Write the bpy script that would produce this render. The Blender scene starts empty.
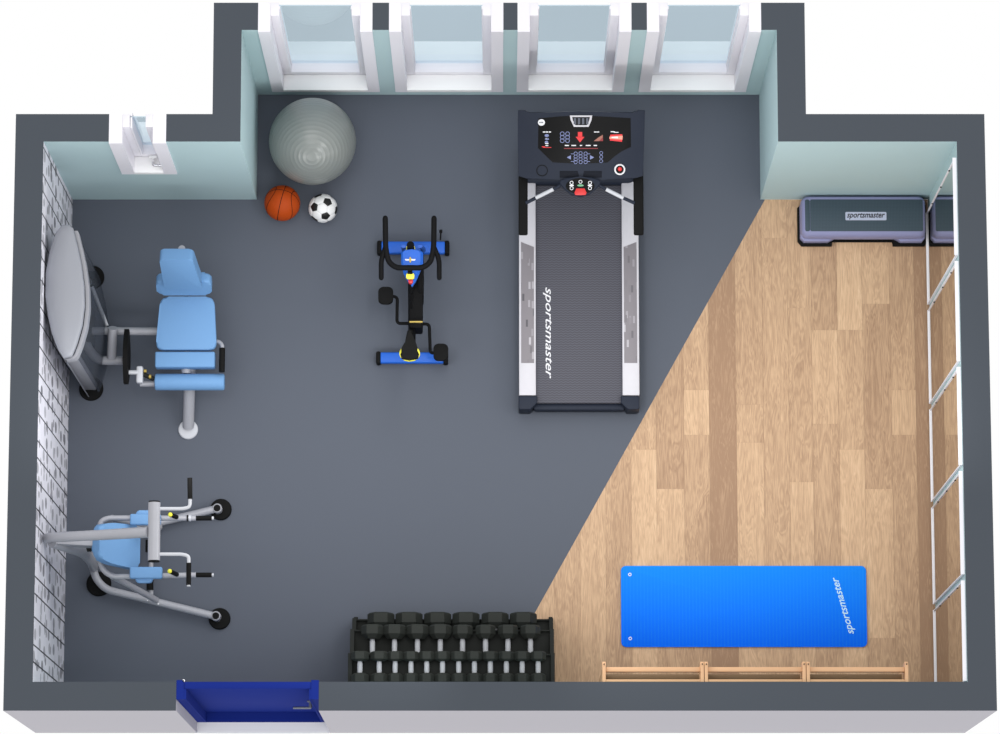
import bpy, bmesh, math, random
from mathutils import Vector, Matrix
random.seed(7)
PI = math.pi
col = bpy.context.scene.collection

# ------------------------------------------------------------------ colour / materials
def lin(c):
    c = c/255.0
    return c/12.92 if c <= 0.04045 else ((c+0.055)/1.055)**2.4
def rgb(c, k=1.0): return (min(1, lin(c[0])*k), min(1, lin(c[1])*k), min(1, lin(c[2])*k), 1)
MATS = {}
def mat(name, c, rough=.5, metal=0.0, spec=.5, coat=0.0, noise=None, k=1.0):
    m = bpy.data.materials.new(name); m.use_nodes = True
    nt = m.node_tree; b = nt.nodes['Principled BSDF']
    b.inputs['Base Color'].default_value = rgb(c, k)
    b.inputs['Roughness'].default_value = rough
    b.inputs['Metallic'].default_value = metal
    b.inputs['Specular IOR Level'].default_value = spec
    b.inputs['Coat Weight'].default_value = coat
    if noise:                       # (scale, amount): faint mottling of the colour
        tc = nt.nodes.new('ShaderNodeTexCoord'); n = nt.nodes.new('ShaderNodeTexNoise')
        n.inputs['Scale'].default_value = noise[0]; n.inputs['Detail'].default_value = 4
        nt.links.new(tc.outputs['Object'], n.inputs['Vector'])
        mr = nt.nodes.new('ShaderNodeMapRange')
        mr.inputs['To Min'].default_value = 1-noise[1]; mr.inputs['To Max'].default_value = 1+noise[1]
        nt.links.new(n.outputs['Fac'], mr.inputs['Value'])
        mx = nt.nodes.new('ShaderNodeVectorMath'); mx.operation = 'SCALE'
        mx.inputs[0].default_value = rgb(c, k)[:3]
        nt.links.new(mr.outputs['Result'], mx.inputs['Scale'])
        nt.links.new(mx.outputs['Vector'], b.inputs['Base Color'])
    MATS[name] = m
    return m

M_cap    = mat('wall_cap_grey', (84,90,98), .8, spec=.1, k=.80)
M_teal   = mat('teal_paint', (175,199,202), .7, spec=.2, noise=(3,.02), k=1.0)
M_outer  = mat('outer_plaster', (184,182,189), .9, spec=.1, k=1.0)
M_white  = mat('white_gloss_paint', (236,234,240), .4, spec=.4, k=1.0)
M_sill   = mat('white_sill', (246,246,246), .4, spec=.4)
M_rubber = mat('grey_rubber_floor', (98,104,116), .6, spec=.2, noise=(1.3,.02), k=.77)
M_blued  = mat('door_blue', (35,54,146), .8, spec=.02, k=.78)
M_tube   = mat('grey_powder_coat', (168,169,176), .35, spec=.5, noise=(40,.03), k=.9)
M_tubel  = mat('light_grey_plastic', (196,198,204), .4, spec=.5, k=.95)
M_shroud = mat('grey_shroud_plastic', (168,171,180), .35, spec=.35, k=.72)
M_black  = mat('black_rubber', (20,20,20), .7, spec=.1)
M_blacks = mat('black_satin', (19,19,20), .6, spec=.06)
M_pad    = mat('blue_vinyl', (120,166,215), .55, spec=.2, noise=(60,.02), k=.80)
M_yel    = mat('yellow_plastic', (232,226,60), .4)
M_red    = mat('red_plastic', (205,40,40), .4)
M_gold   = mat('brass', (176,152,72), .45, metal=.3)
M_bike   = mat('bike_blue', (34,104,214), .4, spec=.3, noise=(30,.05), k=.85)
M_navy   = mat('treadmill_navy', (42,48,62), .5, spec=.15, noise=(20,.03), k=.80)
M_cons   = mat('console_black', (14,14,15), .4, spec=.12)
M_silver = mat('silver_plastic', (198,196,202), .4, spec=.5, noise=(25,.04))
M_chrome = mat('chrome', (200,200,205), .2, metal=.9)
M_ink_w  = mat('white_print', (222,222,226), .5)
M_ink_r  = mat('red_print', (220,40,45), .5)
M_ink_dr = mat('dark_red_print', (130,30,35), .5)
M_ink_b  = mat('pale_blue_print', (118,128,172), .5)
M_ink_br = mat('brown_print', (150,95,80), .5)
M_ink_g  = mat('green_print', (110,170,130), .5)
M_ink_p  = mat('pink_print', (240,150,130), .5)
M_dimprint = mat('dim_grey_print', (80,84,96), .5)
M_lav    = mat('lavender_plastic', (142,144,182), .45, spec=.3, k=.9)
M_label  = mat('pale_label', (178,184,205), .5)
M_inkk   = mat('black_print', (20,20,24), .5)
M_ball   = None
M_orange = mat('basketball_leather', (184,72,18), .55, spec=.15, noise=(90,.12), k=.85)
M_softw  = mat('soccer_white', (232,232,232), .4, spec=.4)
M_softk  = mat('soccer_black', (24,24,24), .4, spec=.4)
M_beech  = mat('beech_wood', (214,170,130), .5, spec=.3, noise=(18,.06), k=.95)
M_rung   = mat('shade_brown_rung', (122,98,72), .5, spec=.2, noise=(18,.06), k=.9)  # shade in the gap between the rails, put into the rung colour
M_iron   = mat('black_iron', (36,38,36), .6, spec=.12, noise=(50,.04))
M_hex    = mat('dumbbell_rubber', (54,57,54), .6, spec=.12, k=.8)
M_hand   = mat('dumbbell_chrome', (176,178,183), .5, spec=.3)
M_steel  = mat('door_steel', (120,124,130), .35, metal=.6)

def nodes(m): return m.node_tree.nodes, m.node_tree.links
def math_node(nt, op, a=None, b=None):
    n = nt.nodes.new('ShaderNodeMath'); n.operation = op
    for i, v in enumerate((a, b)):
        if v is None: continue
        if isinstance(v, (int, float)): n.inputs[i].default_value = v
        else: nt.links.new(v, n.inputs[i])
    return n.outputs[0]

# exercise ball: satin grey vinyl
M_ball = mat('exercise_ball_vinyl', (138,143,140), .28, spec=.6, noise=(6,.05), k=.85)

# birch bark wall covering: pale trunks side by side, dark seams, short lenticels
def birch():
    m = bpy.data.materials.new('birch_wall'); m.use_nodes = True
    nt = m.node_tree; b = nt.nodes['Principled BSDF']; b.inputs['Roughness'].default_value = .7
    b.inputs['Specular IOR Level'].default_value = .2
    tc = nt.nodes.new('ShaderNodeTexCoord'); sp = nt.nodes.new('ShaderNodeSeparateXYZ')
    nt.links.new(tc.outputs['Object'], sp.inputs[0])
    Y, Z = sp.outputs['Y'], sp.outputs['Z']
    t = math_node(nt, 'MODULO', math_node(nt, 'ADD', Y, 5.0+.02), .480)     # trunks .195 .165 .12 repeat
    seam = None
    for e in (.0, .195, .360, .480):
        d = math_node(nt, 'ABSOLUTE', math_node(nt, 'SUBTRACT', t, e))
        s = math_node(nt, 'LESS_THAN', d, .006)
        seam = s if seam is None else math_node(nt, 'MAXIMUM', seam, s)
    def marks(sy, sz, off, th, size_y, size_z):
        cb = nt.nodes.new('ShaderNodeCombineXYZ')
        nt.links.new(math_node(nt, 'MULTIPLY', Y, sy), cb.inputs[0])
        nt.links.new(math_node(nt, 'ADD', math_node(nt, 'MULTIPLY', Z, sz), off), cb.inputs[1])
        v = nt.nodes.new('ShaderNodeTexVoronoi'); v.voronoi_dimensions = '2D'
        v.feature = 'F1'; v.distance = 'EUCLIDEAN'; v.inputs['Scale'].default_value = 1
        v.inputs['Randomness'].default_value = .8
        nt.links.new(cb.outputs[0], v.inputs['Vector'])
        sub = nt.nodes.new('ShaderNodeVectorMath'); sub.operation = 'SUBTRACT'
        nt.links.new(cb.outputs[0], sub.inputs[0]); nt.links.new(v.outputs['Position'], sub.inputs[1])
        s2 = nt.nodes.new('ShaderNodeSeparateXYZ'); nt.links.new(sub.outputs[0], s2.inputs[0])
        ay = math_node(nt, 'DIVIDE', math_node(nt, 'ABSOLUTE', s2.outputs[0]), size_y)
        az = math_node(nt, 'DIVIDE', math_node(nt, 'ABSOLUTE', s2.outputs[1]), size_z)
        d = math_node(nt, 'ADD', math_node(nt, 'POWER', ay, 2.0), math_node(nt, 'POWER', az, 2.0))
        mk = math_node(nt, 'LESS_THAN', d, 1.0)
        cs = nt.nodes.new('ShaderNodeSeparateColor'); nt.links.new(v.outputs['Color'], cs.inputs[0])
        return math_node(nt, 'MULTIPLY', mk, math_node(nt, 'MULTIPLY', math_node(nt, 'GREATER_THAN', cs.outputs[0], th), math_node(nt, 'ADD', math_node(nt, 'MULTIPLY', cs.outputs[1], .45), .45)))
    k = math_node(nt, 'MAXIMUM', marks(8.0, 3.3, 0, .10, .33, .20), marks(11.0, 4.6, 3.3, .45, .34, .14))
    k = math_node(nt, 'MAXIMUM', math_node(nt, 'MULTIPLY', k, .85), seam)
    n = nt.nodes.new('ShaderNodeTexNoise'); n.inputs['Scale'].default_value = 7; n.inputs['Detail'].default_value = 6
    nt.links.new(tc.outputs['Object'], n.inputs['Vector'])
    cr = nt.nodes.new('ShaderNodeMix'); cr.data_type = 'RGBA'
    cr.inputs['A'].default_value = rgb((206,205,214)); cr.inputs['B'].default_value = rgb((232,231,240))
    nt.links.new(n.outputs['Fac'], cr.inputs['Factor'])
    mx = nt.nodes.new('ShaderNodeMix'); mx.data_type = 'RGBA'
    mx.inputs['B'].default_value = rgb((52,52,60))
    nt.links.new(k, mx.inputs['Factor']); nt.links.new(cr.outputs['Result'], mx.inputs['A'])
    nt.links.new(mx.outputs['Result'], b.inputs['Base Color'])
    return m
M_birch = birch()

# oak boards: tint and per-board random come from the mesh, grain from noise
def oak():
    m = bpy.data.materials.new('oak_boards'); m.use_nodes = True
    nt = m.node_tree; b = nt.nodes['Principled BSDF']
    b.inputs['Roughness'].default_value = .55; b.inputs['Specular IOR Level'].default_value = .25
    at = nt.nodes.new('ShaderNodeAttribute'); at.attribute_name = 'board'
    tc = nt.nodes.new('ShaderNodeTexCoord')
    sc = nt.nodes.new('ShaderNodeSeparateColor'); nt.links.new(at.outputs['Color'], sc.inputs[0])
    off = nt.nodes.new('ShaderNodeCombineXYZ')
    nt.links.new(math_node(nt, 'MULTIPLY', sc.outputs[1], 37.0), off.inputs[0])
    nt.links.new(math_node(nt, 'MULTIPLY', sc.outputs[2], 23.0), off.inputs[1])
    add = nt.nodes.new('ShaderNodeVectorMath'); add.operation = 'ADD'
    nt.links.new(tc.outputs['Object'], add.inputs[0]); nt.links.new(off.outputs[0], add.inputs[1])
    def nz(sx, sy, det, dist=0):
        mp = nt.nodes.new('ShaderNodeMapping'); mp.inputs['Scale'].default_value = (sx, sy, 1)
        nt.links.new(add.outputs[0], mp.inputs['Vector'])
        n = nt.nodes.new('ShaderNodeTexNoise'); n.inputs['Scale'].default_value = 1
        n.inputs['Detail'].default_value = det; n.inputs['Distortion'].default_value = dist
        n.inputs['Roughness'].default_value = .65
        nt.links.new(mp.outputs['Vector'], n.inputs['Vector']); return n.outputs['Fac'], mp
    fine, _ = nz(150, 9, 6)
    broad, _ = nz(11, 1.3, 3, .6)
    rings = math_node(nt, 'SINE', math_node(nt, 'MULTIPLY', broad, 75.0))
    v = math_node(nt, 'ADD', math_node(nt, 'MULTIPLY', math_node(nt, 'SUBTRACT', fine, .5), .75),
                  math_node(nt, 'MULTIPLY', rings, .085))
    v = math_node(nt, 'ADD', v, math_node(nt, 'MULTIPLY', math_node(nt, 'SUBTRACT', broad, .5), .45))
    v = math_node(nt, 'ADD', v, math_node(nt, 'MULTIPLY', math_node(nt, 'SUBTRACT', sc.outputs[0], .5), .62))
    v = math_node(nt, 'ADD', v, .29)
    cr = nt.nodes.new('ShaderNodeValToRGB')
    e = cr.color_ramp.elements
    e[0].position = 0; e[0].color = rgb((158,126,100))
    e[1].position = 1; e[1].color = rgb((234,208,175))
    x = e.new(.5); x.color = rgb((208,174,140))
    nt.links.new(v, cr.inputs['Fac']); nt.links.new(cr.outputs['Color'], b.inputs['Base Color'])
    return m
M_oak = oak()

# treadmill belt: fine herringbone wave
def belt_mat():
    m = mat('belt_rubber', (84,84,94), .6, spec=.3)
    nt = m.node_tree; b = nt.nodes['Principled BSDF']
    tc = nt.nodes.new('ShaderNodeTexCoord'); sp = nt.nodes.new('ShaderNodeSeparateXYZ')
    nt.links.new(tc.outputs['Object'], sp.inputs[0])
    zig = math_node(nt, 'MULTIPLY', math_node(nt, 'PINGPONG', sp.outputs['X'], .017), .5)
    w = math_node(nt, 'SINE', math_node(nt, 'MULTIPLY', math_node(nt, 'ADD', sp.outputs['Y'], zig), 2*PI/.0185))
    mr = nt.nodes.new('ShaderNodeMapRange'); mr.inputs['From Min'].default_value = -1
    mr.inputs['To Min'].default_value = .66; mr.inputs['To Max'].default_value = 1.18
    nt.links.new(w, mr.inputs['Value'])
    mx = nt.nodes.new('ShaderNodeVectorMath'); mx.operation = 'SCALE'; mx.inputs[0].default_value = rgb((80,80,89))[:3]
    nt.links.new(mr.outputs['Result'], mx.inputs['Scale']); nt.links.new(mx.outputs['Vector'], b.inputs['Base Color'])
    return m
M_belt = belt_mat()

# mottled foot-rest inlay on the treadmill sides
def inlay_mat():
    m = mat('foot_rest_inlay', (120,116,120), .5)
    nt = m.node_tree; b = nt.nodes['Principled BSDF']
    tc = nt.nodes.new('ShaderNodeTexCoord'); mp = nt.nodes.new('ShaderNodeMapping')
    mp.inputs['Scale'].default_value = (38, 11, 1); nt.links.new(tc.outputs['Object'], mp.inputs['Vector'])
    v = nt.nodes.new('ShaderNodeTexVoronoi'); v.inputs['Scale'].default_value = 1; v.distance = 'CHEBYCHEV'
    nt.links.new(mp.outputs['Vector'], v.inputs['Vector'])
    mk = math_node(nt, 'LESS_THAN', v.outputs['Distance'], .3)
    sc = nt.nodes.new('ShaderNodeSeparateColor'); nt.links.new(v.outputs['Color'], sc.inputs[0])
    f = math_node(nt, 'MULTIPLY', mk, math_node(nt, 'SUBTRACT', sc.outputs[0], .45))
    f = math_node(nt, 'ADD', .5, f)
    cr = nt.nodes.new('ShaderNodeValToRGB'); e = cr.color_ramp.elements
    e[0].color = rgb((70,68,74)); e[1].color = rgb((180,176,182)); x = e.new(.5); x.color = rgb((124,119,124))
    nt.links.new(f, cr.inputs['Fac']); nt.links.new(cr.outputs['Color'], b.inputs['Base Color'])
    return m
M_inlay = inlay_mat()

# step tread: dark with tiny raised dots
def dots_mat():
    m = mat('step_tread', (62,76,86), .6, spec=.3)
    nt = m.node_tree; b = nt.nodes['Principled BSDF']
    tc = nt.nodes.new('ShaderNodeTexCoord'); sp = nt.nodes.new('ShaderNodeSeparateXYZ')
    nt.links.new(tc.outputs['Object'], sp.inputs[0])
    a = math_node(nt, 'SINE', math_node(nt, 'MULTIPLY', math_node(nt, 'ADD', sp.outputs['X'], sp.outputs['Y']), 2*PI/.022))
    c = math_node(nt, 'SINE', math_node(nt, 'MULTIPLY', math_node(nt, 'SUBTRACT', sp.outputs['X'], sp.outputs['Y']), 2*PI/.022))
    p = math_node(nt, 'MULTIPLY', a, c)
    mr = nt.nodes.new('ShaderNodeMapRange'); mr.inputs['From Min'].default_value = -1
    mr.inputs['To Min'].default_value = .8; mr.inputs['To Max'].default_value = 1.2
    nt.links.new(p, mr.inputs['Value'])
    mx = nt.nodes.new('ShaderNodeVectorMath'); mx.operation = 'SCALE'; mx.inputs[0].default_value = rgb((62,76,86))[:3]
    nt.links.new(mr.outputs['Result'], mx.inputs['Scale']); nt.links.new(mx.outputs['Vector'], b.inputs['Base Color'])
    return m
M_tread = dots_mat()

# yoga mat: blue foam with fine cross ribs
def mat_mat():
    m = mat('blue_foam', (30,128,250), .6, spec=.06)
    nt = m.node_tree; b = nt.nodes['Principled BSDF']
    tc = nt.nodes.new('ShaderNodeTexCoord'); sp = nt.nodes.new('ShaderNodeSeparateXYZ')
    nt.links.new(tc.outputs['Object'], sp.inputs[0])
    w = math_node(nt, 'SINE', math_node(nt, 'MULTIPLY', sp.outputs['X'], 2*PI/.052))
    w = math_node(nt, 'POWER', math_node(nt, 'ABSOLUTE', w), 8.0)
    n = nt.nodes.new('ShaderNodeTexNoise'); n.inputs['Scale'].default_value = 30
    nt.links.new(tc.outputs['Object'], n.inputs['Vector'])
    f = math_node(nt, 'MULTIPLY', w, n.outputs['Fac'])
    g = math_node(nt, 'ADD', math_node(nt, 'MULTIPLY', sp.outputs['Y'], 1.55), .5)   # printed fade from azure to deep blue
    c1 = nt.nodes.new('ShaderNodeMix'); c1.data_type = 'RGBA'; c1.clamp_factor = True
    c1.inputs['A'].default_value = rgb((8,106,255)); c1.inputs['B'].default_value = rgb((22,134,244))
    nt.links.new(g, c1.inputs['Factor'])
    c2 = nt.nodes.new('ShaderNodeMix'); c2.data_type = 'RGBA'
    c2.inputs['B'].default_value = rgb((44,144,244))
    nt.links.new(math_node(nt, 'MULTIPLY', f, .5), c2.inputs['Factor']); nt.links.new(c1.outputs['Result'], c2.inputs['A'])
    nt.links.new(c2.outputs['Result'], b.inputs['Base Color'])
    return m
M_mat = mat_mat()

def glass_mat(name, tint, refl_tint, ior=1.5, rough=0.0, base=0.0):
    m = bpy.data.materials.new(name); m.use_nodes = True
    nt = m.node_tree; nt.nodes.clear()
    out = nt.nodes.new('ShaderNodeOutputMaterial')
    tr = nt.nodes.new('ShaderNodeBsdfTransparent'); tr.inputs['Color'].default_value = tint
    gl = nt.nodes.new('ShaderNodeBsdfGlossy'); gl.inputs['Color'].default_value = refl_tint
    gl.inputs['Roughness'].default_value = rough
    fr = nt.nodes.new('ShaderNodeFresnel'); fr.inputs['IOR'].default_value = ior
    mx = nt.nodes.new('ShaderNodeMixShader')
    geo = nt.nodes.new('ShaderNodeNewGeometry')      # only the entering face reflects
    f = math_node(nt, 'MULTIPLY', fr.outputs[0], math_node(nt, 'SUBTRACT', 1.0, geo.outputs['Backfacing']))
    nt.links.new(f, mx.inputs['Fac']); nt.links.new(tr.outputs[0], mx.inputs[1]); nt.links.new(gl.outputs[0], mx.inputs[2])
    nt.links.new(mx.outputs[0], out.inputs['Surface'])
    return m
M_glass = glass_mat('window_glass', (.78,.86,.91,1), (.90,.98,1,1), ior=2.0)
M_smoke = None
def smoke():
    m = bpy.data.materials.new('smoked_acrylic'); m.use_nodes = True
    nt = m.node_tree; nt.nodes.clear()
    out = nt.nodes.new('ShaderNodeOutputMaterial')
    tr = nt.nodes.new('ShaderNodeBsdfTransparent'); tr.inputs['Color'].default_value = (.93,.94,.96,1)
    df = nt.nodes.new('ShaderNodeBsdfDiffuse'); df.inputs['Color'].default_value = rgb((92,97,106))
    mx = nt.nodes.new('ShaderNodeMixShader'); mx.inputs['Fac'].default_value = .27
    nt.links.new(tr.outputs[0], mx.inputs[1]); nt.links.new(df.outputs[0], mx.inputs[2])
    nt.links.new(mx.outputs[0], out.inputs['Surface'])
    return m
M_smoke = smoke()
M_mirror = mat('mirror_silver', (216,214,208), .02, metal=1.0)

# ------------------------------------------------------------------ mesh helpers
def new(): return bmesh.new()
def add_box(bm, x0, x1, y0, y1, z0, z1, bev=0, seg=2, M=None):
    b2 = bmesh.new()
    bmesh.ops.create_cube(b2, size=1)
    for v in b2.verts:
        v.co = Vector(((x0+x1)/2+v.co.x*(x1-x0), (y0+y1)/2+v.co.y*(y1-y0), (z0+z1)/2+v.co.z*(z1-z0)))
    if bev: bmesh.ops.bevel(b2, geom=b2.edges[:]+b2.verts[:], offset=bev, segments=seg, profile=.5, affect='EDGES')
    merge(bm, b2, M); return bm
def merge(bm, b2, M=None):
    if M is not None: bmesh.ops.transform(b2, matrix=M, verts=b2.verts[:])
    me = bpy.data.meshes.new('tmp'); b2.to_mesh(me); b2.free()
    bm.from_mesh(me); bpy.data.meshes.remove(me)
def add_prism(bm, poly, z0, z1, bev=0, seg=2, M=None, bev_top_only=False):
    b2 = bmesh.new()
    a = sum(poly[i][0]*poly[(i+1) % len(poly)][1]-poly[(i+1) % len(poly)][0]*poly[i][1] for i in range(len(poly)))
    if a < 0: poly = poly[::-1]
    lo = [b2.verts.new((p[0], p[1], z0)) for p in poly]; hi = [b2.verts.new((p[0], p[1], z1)) for p in poly]
    b2.faces.new(lo[::-1]); t = b2.faces.new(hi)
    for i in range(len(poly)):
        j = (i+1) % len(poly); b2.faces.new((lo[i], lo[j], hi[j], hi[i]))
    if bev:
        es = list(t.edges) if bev_top_only else [e for e in b2.edges if abs((e.verts[0].co-e.verts[1].co).z) < 1e-6]
        bmesh.ops.bevel(b2, geom=es, offset=bev, segments=seg, profile=.5, affect='EDGES')
    merge(bm, b2, M); return bm
def round_rect(x0, x1, y0, y1, r, n=5):
    pts = []
    for cx, cy, a in ((x1-r, y1-r, 0), (x0+r, y1-r, 90), (x0+r, y0+r, 180), (x1-r, y0+r, 270)):
        for i in range(n+1):
            t = math.radians(a+90*i/n); pts.append((cx+r*math.cos(t), cy+r*math.sin(t)))
    return pts
def ellipse(cx, cy, rx, ry, n=24): return [(cx+rx*math.cos(2*PI*i/n), cy+ry*math.sin(2*PI*i/n)) for i in range(n)]
def fillet(pts, r, n=6):
    pts = [Vector(p) for p in pts]
    if r <= 0 or len(pts) < 3: return pts
    out = [pts[0]]
    for i in range(1, len(pts)-1):
        a, b, c = pts[i-1], pts[i], pts[i+1]
        d1, d2 = (a-b), (c-b)
        k = min(r, d1.length*.48, d2.length*.48)
        p, q = b+d1.normalized()*k, b+d2.normalized()*k
        for j in range(n+1):
            t = j/n; out.append((1-t)**2*p+2*t*(1-t)*b+t*t*q)
    out.append(pts[-1]); return out
def add_tube(bm, pts, r, seg=14, fil=0, r2=None, caps=True, flat=None):
    pts = fillet(pts, fil); n = len(pts)
    r2 = r if r2 is None else r2
    tot = sum((pts[i+1]-pts[i]).length for i in range(n-1)); acc = 0
    t0 = (pts[1]-pts[0]).normalized()
    up = Vector((0, 0, 1)) if abs(t0.z) < .9 else Vector((0, 1, 0))
    nrm = (up-t0*up.dot(t0)).normalized(); rings = []
    for i, p in enumerate(pts):
        if i == 0: t = t0
        elif i == n-1: t = (pts[-1]-pts[-2]).normalized()
        else: t = ((pts[i]-pts[i-1]).normalized()+(pts[i+1]-pts[i]).normalized()).normalized()
        if i: acc += (pts[i]-pts[i-1]).length
        nrm = (nrm-t*nrm.dot(t)).normalized(); bi = t.cross(nrm)
        rr = r+(r2-r)*acc/tot
        fa, fb = flat if flat else (1, 1)
        rings.append([bm.verts.new(p+nrm*math.cos(2*PI*k/seg)*rr*fa+bi*math.sin(2*PI*k/seg)*rr*fb) for k in range(seg)])
    for a, b in zip(rings, rings[1:]):
        for k in range(seg): bm.faces.new((a[k], a[(k+1) % seg], b[(k+1) % seg], b[k]))
    if caps: bm.faces.new(rings[0][::-1]); bm.faces.new(rings[-1])
    return bm
def add_lathe(bm, prof, seg=32, M=None):
    b2 = bmesh.new(); rings = []
    for r, z in prof:
        rings.append([b2.verts.new((0, 0, z))] if r < 1e-6 else [b2.verts.new((r*math.cos(2*PI*k/seg), r*math.sin(2*PI*k/seg), z)) for k in range(seg)])
    for a, b in zip(rings, rings[1:]):
        for k in range(seg):
            j = (k+1) % seg
            if len(a) == 1 and len(b) == 1: continue
            if len(a) == 1: b2.faces.new((a[0], b[j], b[k]))
            elif len(b) == 1: b2.faces.new((a[k], a[j], b[0]))
            else: b2.faces.new((a[k], a[j], b[j], b[k]))
    bmesh.ops.recalc_face_normals(b2, faces=b2.faces[:])
    merge(bm, b2, M); return bm
def T(x, y, z): return Matrix.Translation((x, y, z))
def R(a, ax): return Matrix.Rotation(math.radians(a), 4, ax)

def thing(name, label=None, cat=None, loc=(0, 0, 0), group=None, kind=None):
    o = bpy.data.objects.new(name, None); col.objects.link(o); o.location = loc; o.empty_display_size = .1
    tag(o, label, cat, group, kind); return o
def tag(o, label=None, cat=None, group=None, kind=None):
    if label: o['label'] = label
    if cat: o['category'] = cat
    if group: o['group'] = group
    if kind: o['kind'] = kind
    return o
def obj(name, bm, m, parent=None, smooth=True, ang=35, origin=None, label=None):
    """bm is in world coordinates; stored relative to parent / origin"""
    off = Vector((0, 0, 0)); p = parent
    while p is not None: off += p.location; p = p.parent
    if origin is not None: off = off+Vector(origin) if parent else Vector(origin)
    bmesh.ops.recalc_face_normals(bm, faces=bm.faces[:])
    bmesh.ops.translate(bm, vec=-off, verts=bm.verts[:])
    me = bpy.data.meshes.new(name); bm.to_mesh(me); bm.free()
    for mm in (m if isinstance(m, (list, tuple)) else [m]): me.materials.append(mm)
    if smooth:
        for p in me.polygons: p.use_smooth = True
        me.set_sharp_from_angle(angle=math.radians(ang))
    o = bpy.data.objects.new(name, me); col.objects.link(o)
    if parent is not None: o.parent = parent
    if origin is not None: o.location = origin
    if label: o['label'] = label
    return o
def struct(name, bm, m, parent=None, **k):
    o = obj(name, bm, m, parent, **k)
    if parent is None: o['kind'] = 'structure'
    return o
def copy_tree(o, parent=None):
    c = o.copy(); col.objects.link(c); c.parent = parent
    for ch in list(o.children): copy_tree(ch, c)
    return c
def text_bm(body, size, shear=0, offset=0, space=1.0):
    cu = bpy.data.curves.new('t', 'FONT'); cu.body = body; cu.size = size; cu.shear = shear
    cu.offset = offset; cu.extrude = .0006; cu.space_character = space; cu.align_x = 'CENTER'; cu.align_y = 'CENTER'
    cu.resolution_u = 3
    o = bpy.data.objects.new('t', cu); col.objects.link(o)
    dg = bpy.context.evaluated_depsgraph_get(); dg.update()
    me = bpy.data.meshes.new_from_object(o.evaluated_get(dg))
    bm = bmesh.new(); bm.from_mesh(me)
    bpy.data.objects.remove(o); bpy.data.curves.remove(cu); bpy.data.meshes.remove(me)
    return bm
def fit_text(body, length, height, shear=0, offset=0):
    """lettering scaled to the given length and height, centred on the origin, in the XY plane"""
    bm = text_bm(body, .1, shear, offset)
    xs = [v.co.x for v in bm.verts]; ys = [v.co.y for v in bm.verts]
    cx, cy = (max(xs)+min(xs))/2, (max(ys)+min(ys))/2
    for v in bm.verts:
        v.co.x = (v.co.x-cx)*length/(max(xs)-min(xs)); v.co.y = (v.co.y-cy)*height/(max(ys)-min(ys))
    return bm

# ------------------------------------------------------------------ room shell
H = 1.95; W = 3.257; TK = .2015; YN = 3.858; YA = 4.678; XL = -1.853; XR = 1.983
ROOM = [(-W, 0), (W, 0), (W, YN), (XR, YN), (XR, YA), (XL, YA), (XL, YN), (-W, YN)]
def inside(x, y): return (-W < x < W and 0 < y < YN) or (XL < x < XR and 0 < y < YA)
def wall(name, boxes, inner=1):
    """inner: index into [cap, teal, outer, birch] used on faces that look into the room"""
    bm = new()
    for b in boxes: add_box(bm, *b)
    bmesh.ops.recalc_face_normals(bm, faces=bm.faces[:])
    for f in bm.faces:
        c, n = f.calc_center_median(), f.normal
        if n.z > .5 and c.z > H-.01: f.material_index = 0
        elif inside(c.x+n.x*.02, c.y+n.y*.02): f.material_index = inner
        else: f.material_index = 2
    return struct(name, bm, [M_cap, M_teal, M_outer, M_birch], smooth=False)
wall('wall_left', [(-W-TK, -W, -TK, YN+TK, 0, H)], inner=3)
wall('wall_right', [(W, W+TK, -TK, YN+TK, 0, H)])
WX = [(-1.736, -.916), (-.797, .023), (.125, .942), (1.053, 1.872)]
SMALL = (-2.792, -2.384)
wall('wall_back_left', [(-W, SMALL[0], YN, YN+TK, 0, H), (SMALL[1], XL-TK, YN, YN+TK, 0, H), (SMALL[0], SMALL[1], YN, YN+TK, 0, .94)])
wall('wall_alcove_left', [(XL-TK, XL, YN, YA+TK, 0, H)])
wall('wall_alcove_right', [(XR, XR+TK, YN, YA+TK, 0, H)])
wall('wall_back_right', [(XR+TK, W, YN, YN+TK, 0, H)])
seg = []; x = XL
for a, b in WX:
    seg.append((x, a, YA, YA+TK, 0, H)); seg.append((a, b, YA, YA+TK, 0, .12)); x = b
seg.append((x, XR, YA, YA+TK, 0, H))
wall('wall_back', seg)
DX0, DX1 = -2.256, -1.263
wall('wall_front', [(-W, DX0, -TK, 0, 0, H), (DX1, W, -TK, 0, 0, H)])

# floors: the seam between rubber and oak runs at a slant
SX0, SX1 = -.127, 2.018
grey = [(-W, 0), (SX0, 0), (SX1, YN), (XR, YN), (XR, YA), (XL, YA), (XL, YN), (-W, YN)]
bm = new(); add_prism(bm, grey, -.05, 0); struct('floor', bm, M_rubber, smooth=False)
bm = new(); add_box(bm, DX0, DX1, -TK, 0, -.05, 0)
struct('floor_threshold', bm, M_sill, smooth=False)
# oak floor, board by board in one mesh
xs = [-.77, -.575, -.385, -.19, 0.0, .207, .407, .601, .794, .987, 1.178, 1.387, 1.578, 1.783, 1.987, 2.181, 2.359, 2.556, 2.746, 2.955, 3.14, 3.335]
cols = {  # boards of one period: joints (Y, ascending) and the tint above each joint; first value is the lowest board
 0: ([], [.0]),
 1: ([1.985, 2.276], [.62, .50, .40]),
 2: ([3.559], [.50, .58]),
 3: ([1.685, 3.017], [.62, .42, .50]),
 4: ([2.127, 2.847], [.40, .62, .34]),
 5: ([1.932, 2.847], [.74, .52, .80]),
 6: ([.507, 1.632, 3.048], [.38, .66, .30, .66]),
 7: ([2.043, 2.387], [.40, .68, .42])}
def clip(poly, inside_f, inter):
    out = []
    for i in range(len(poly)):
        a, b = poly[i], poly[(i+1) % len(poly)]
        ia, ib = inside_f(a), inside_f(b)
        if ia: out.append(a)
        if ia != ib: out.append(inter(a, b))
    return out
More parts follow.
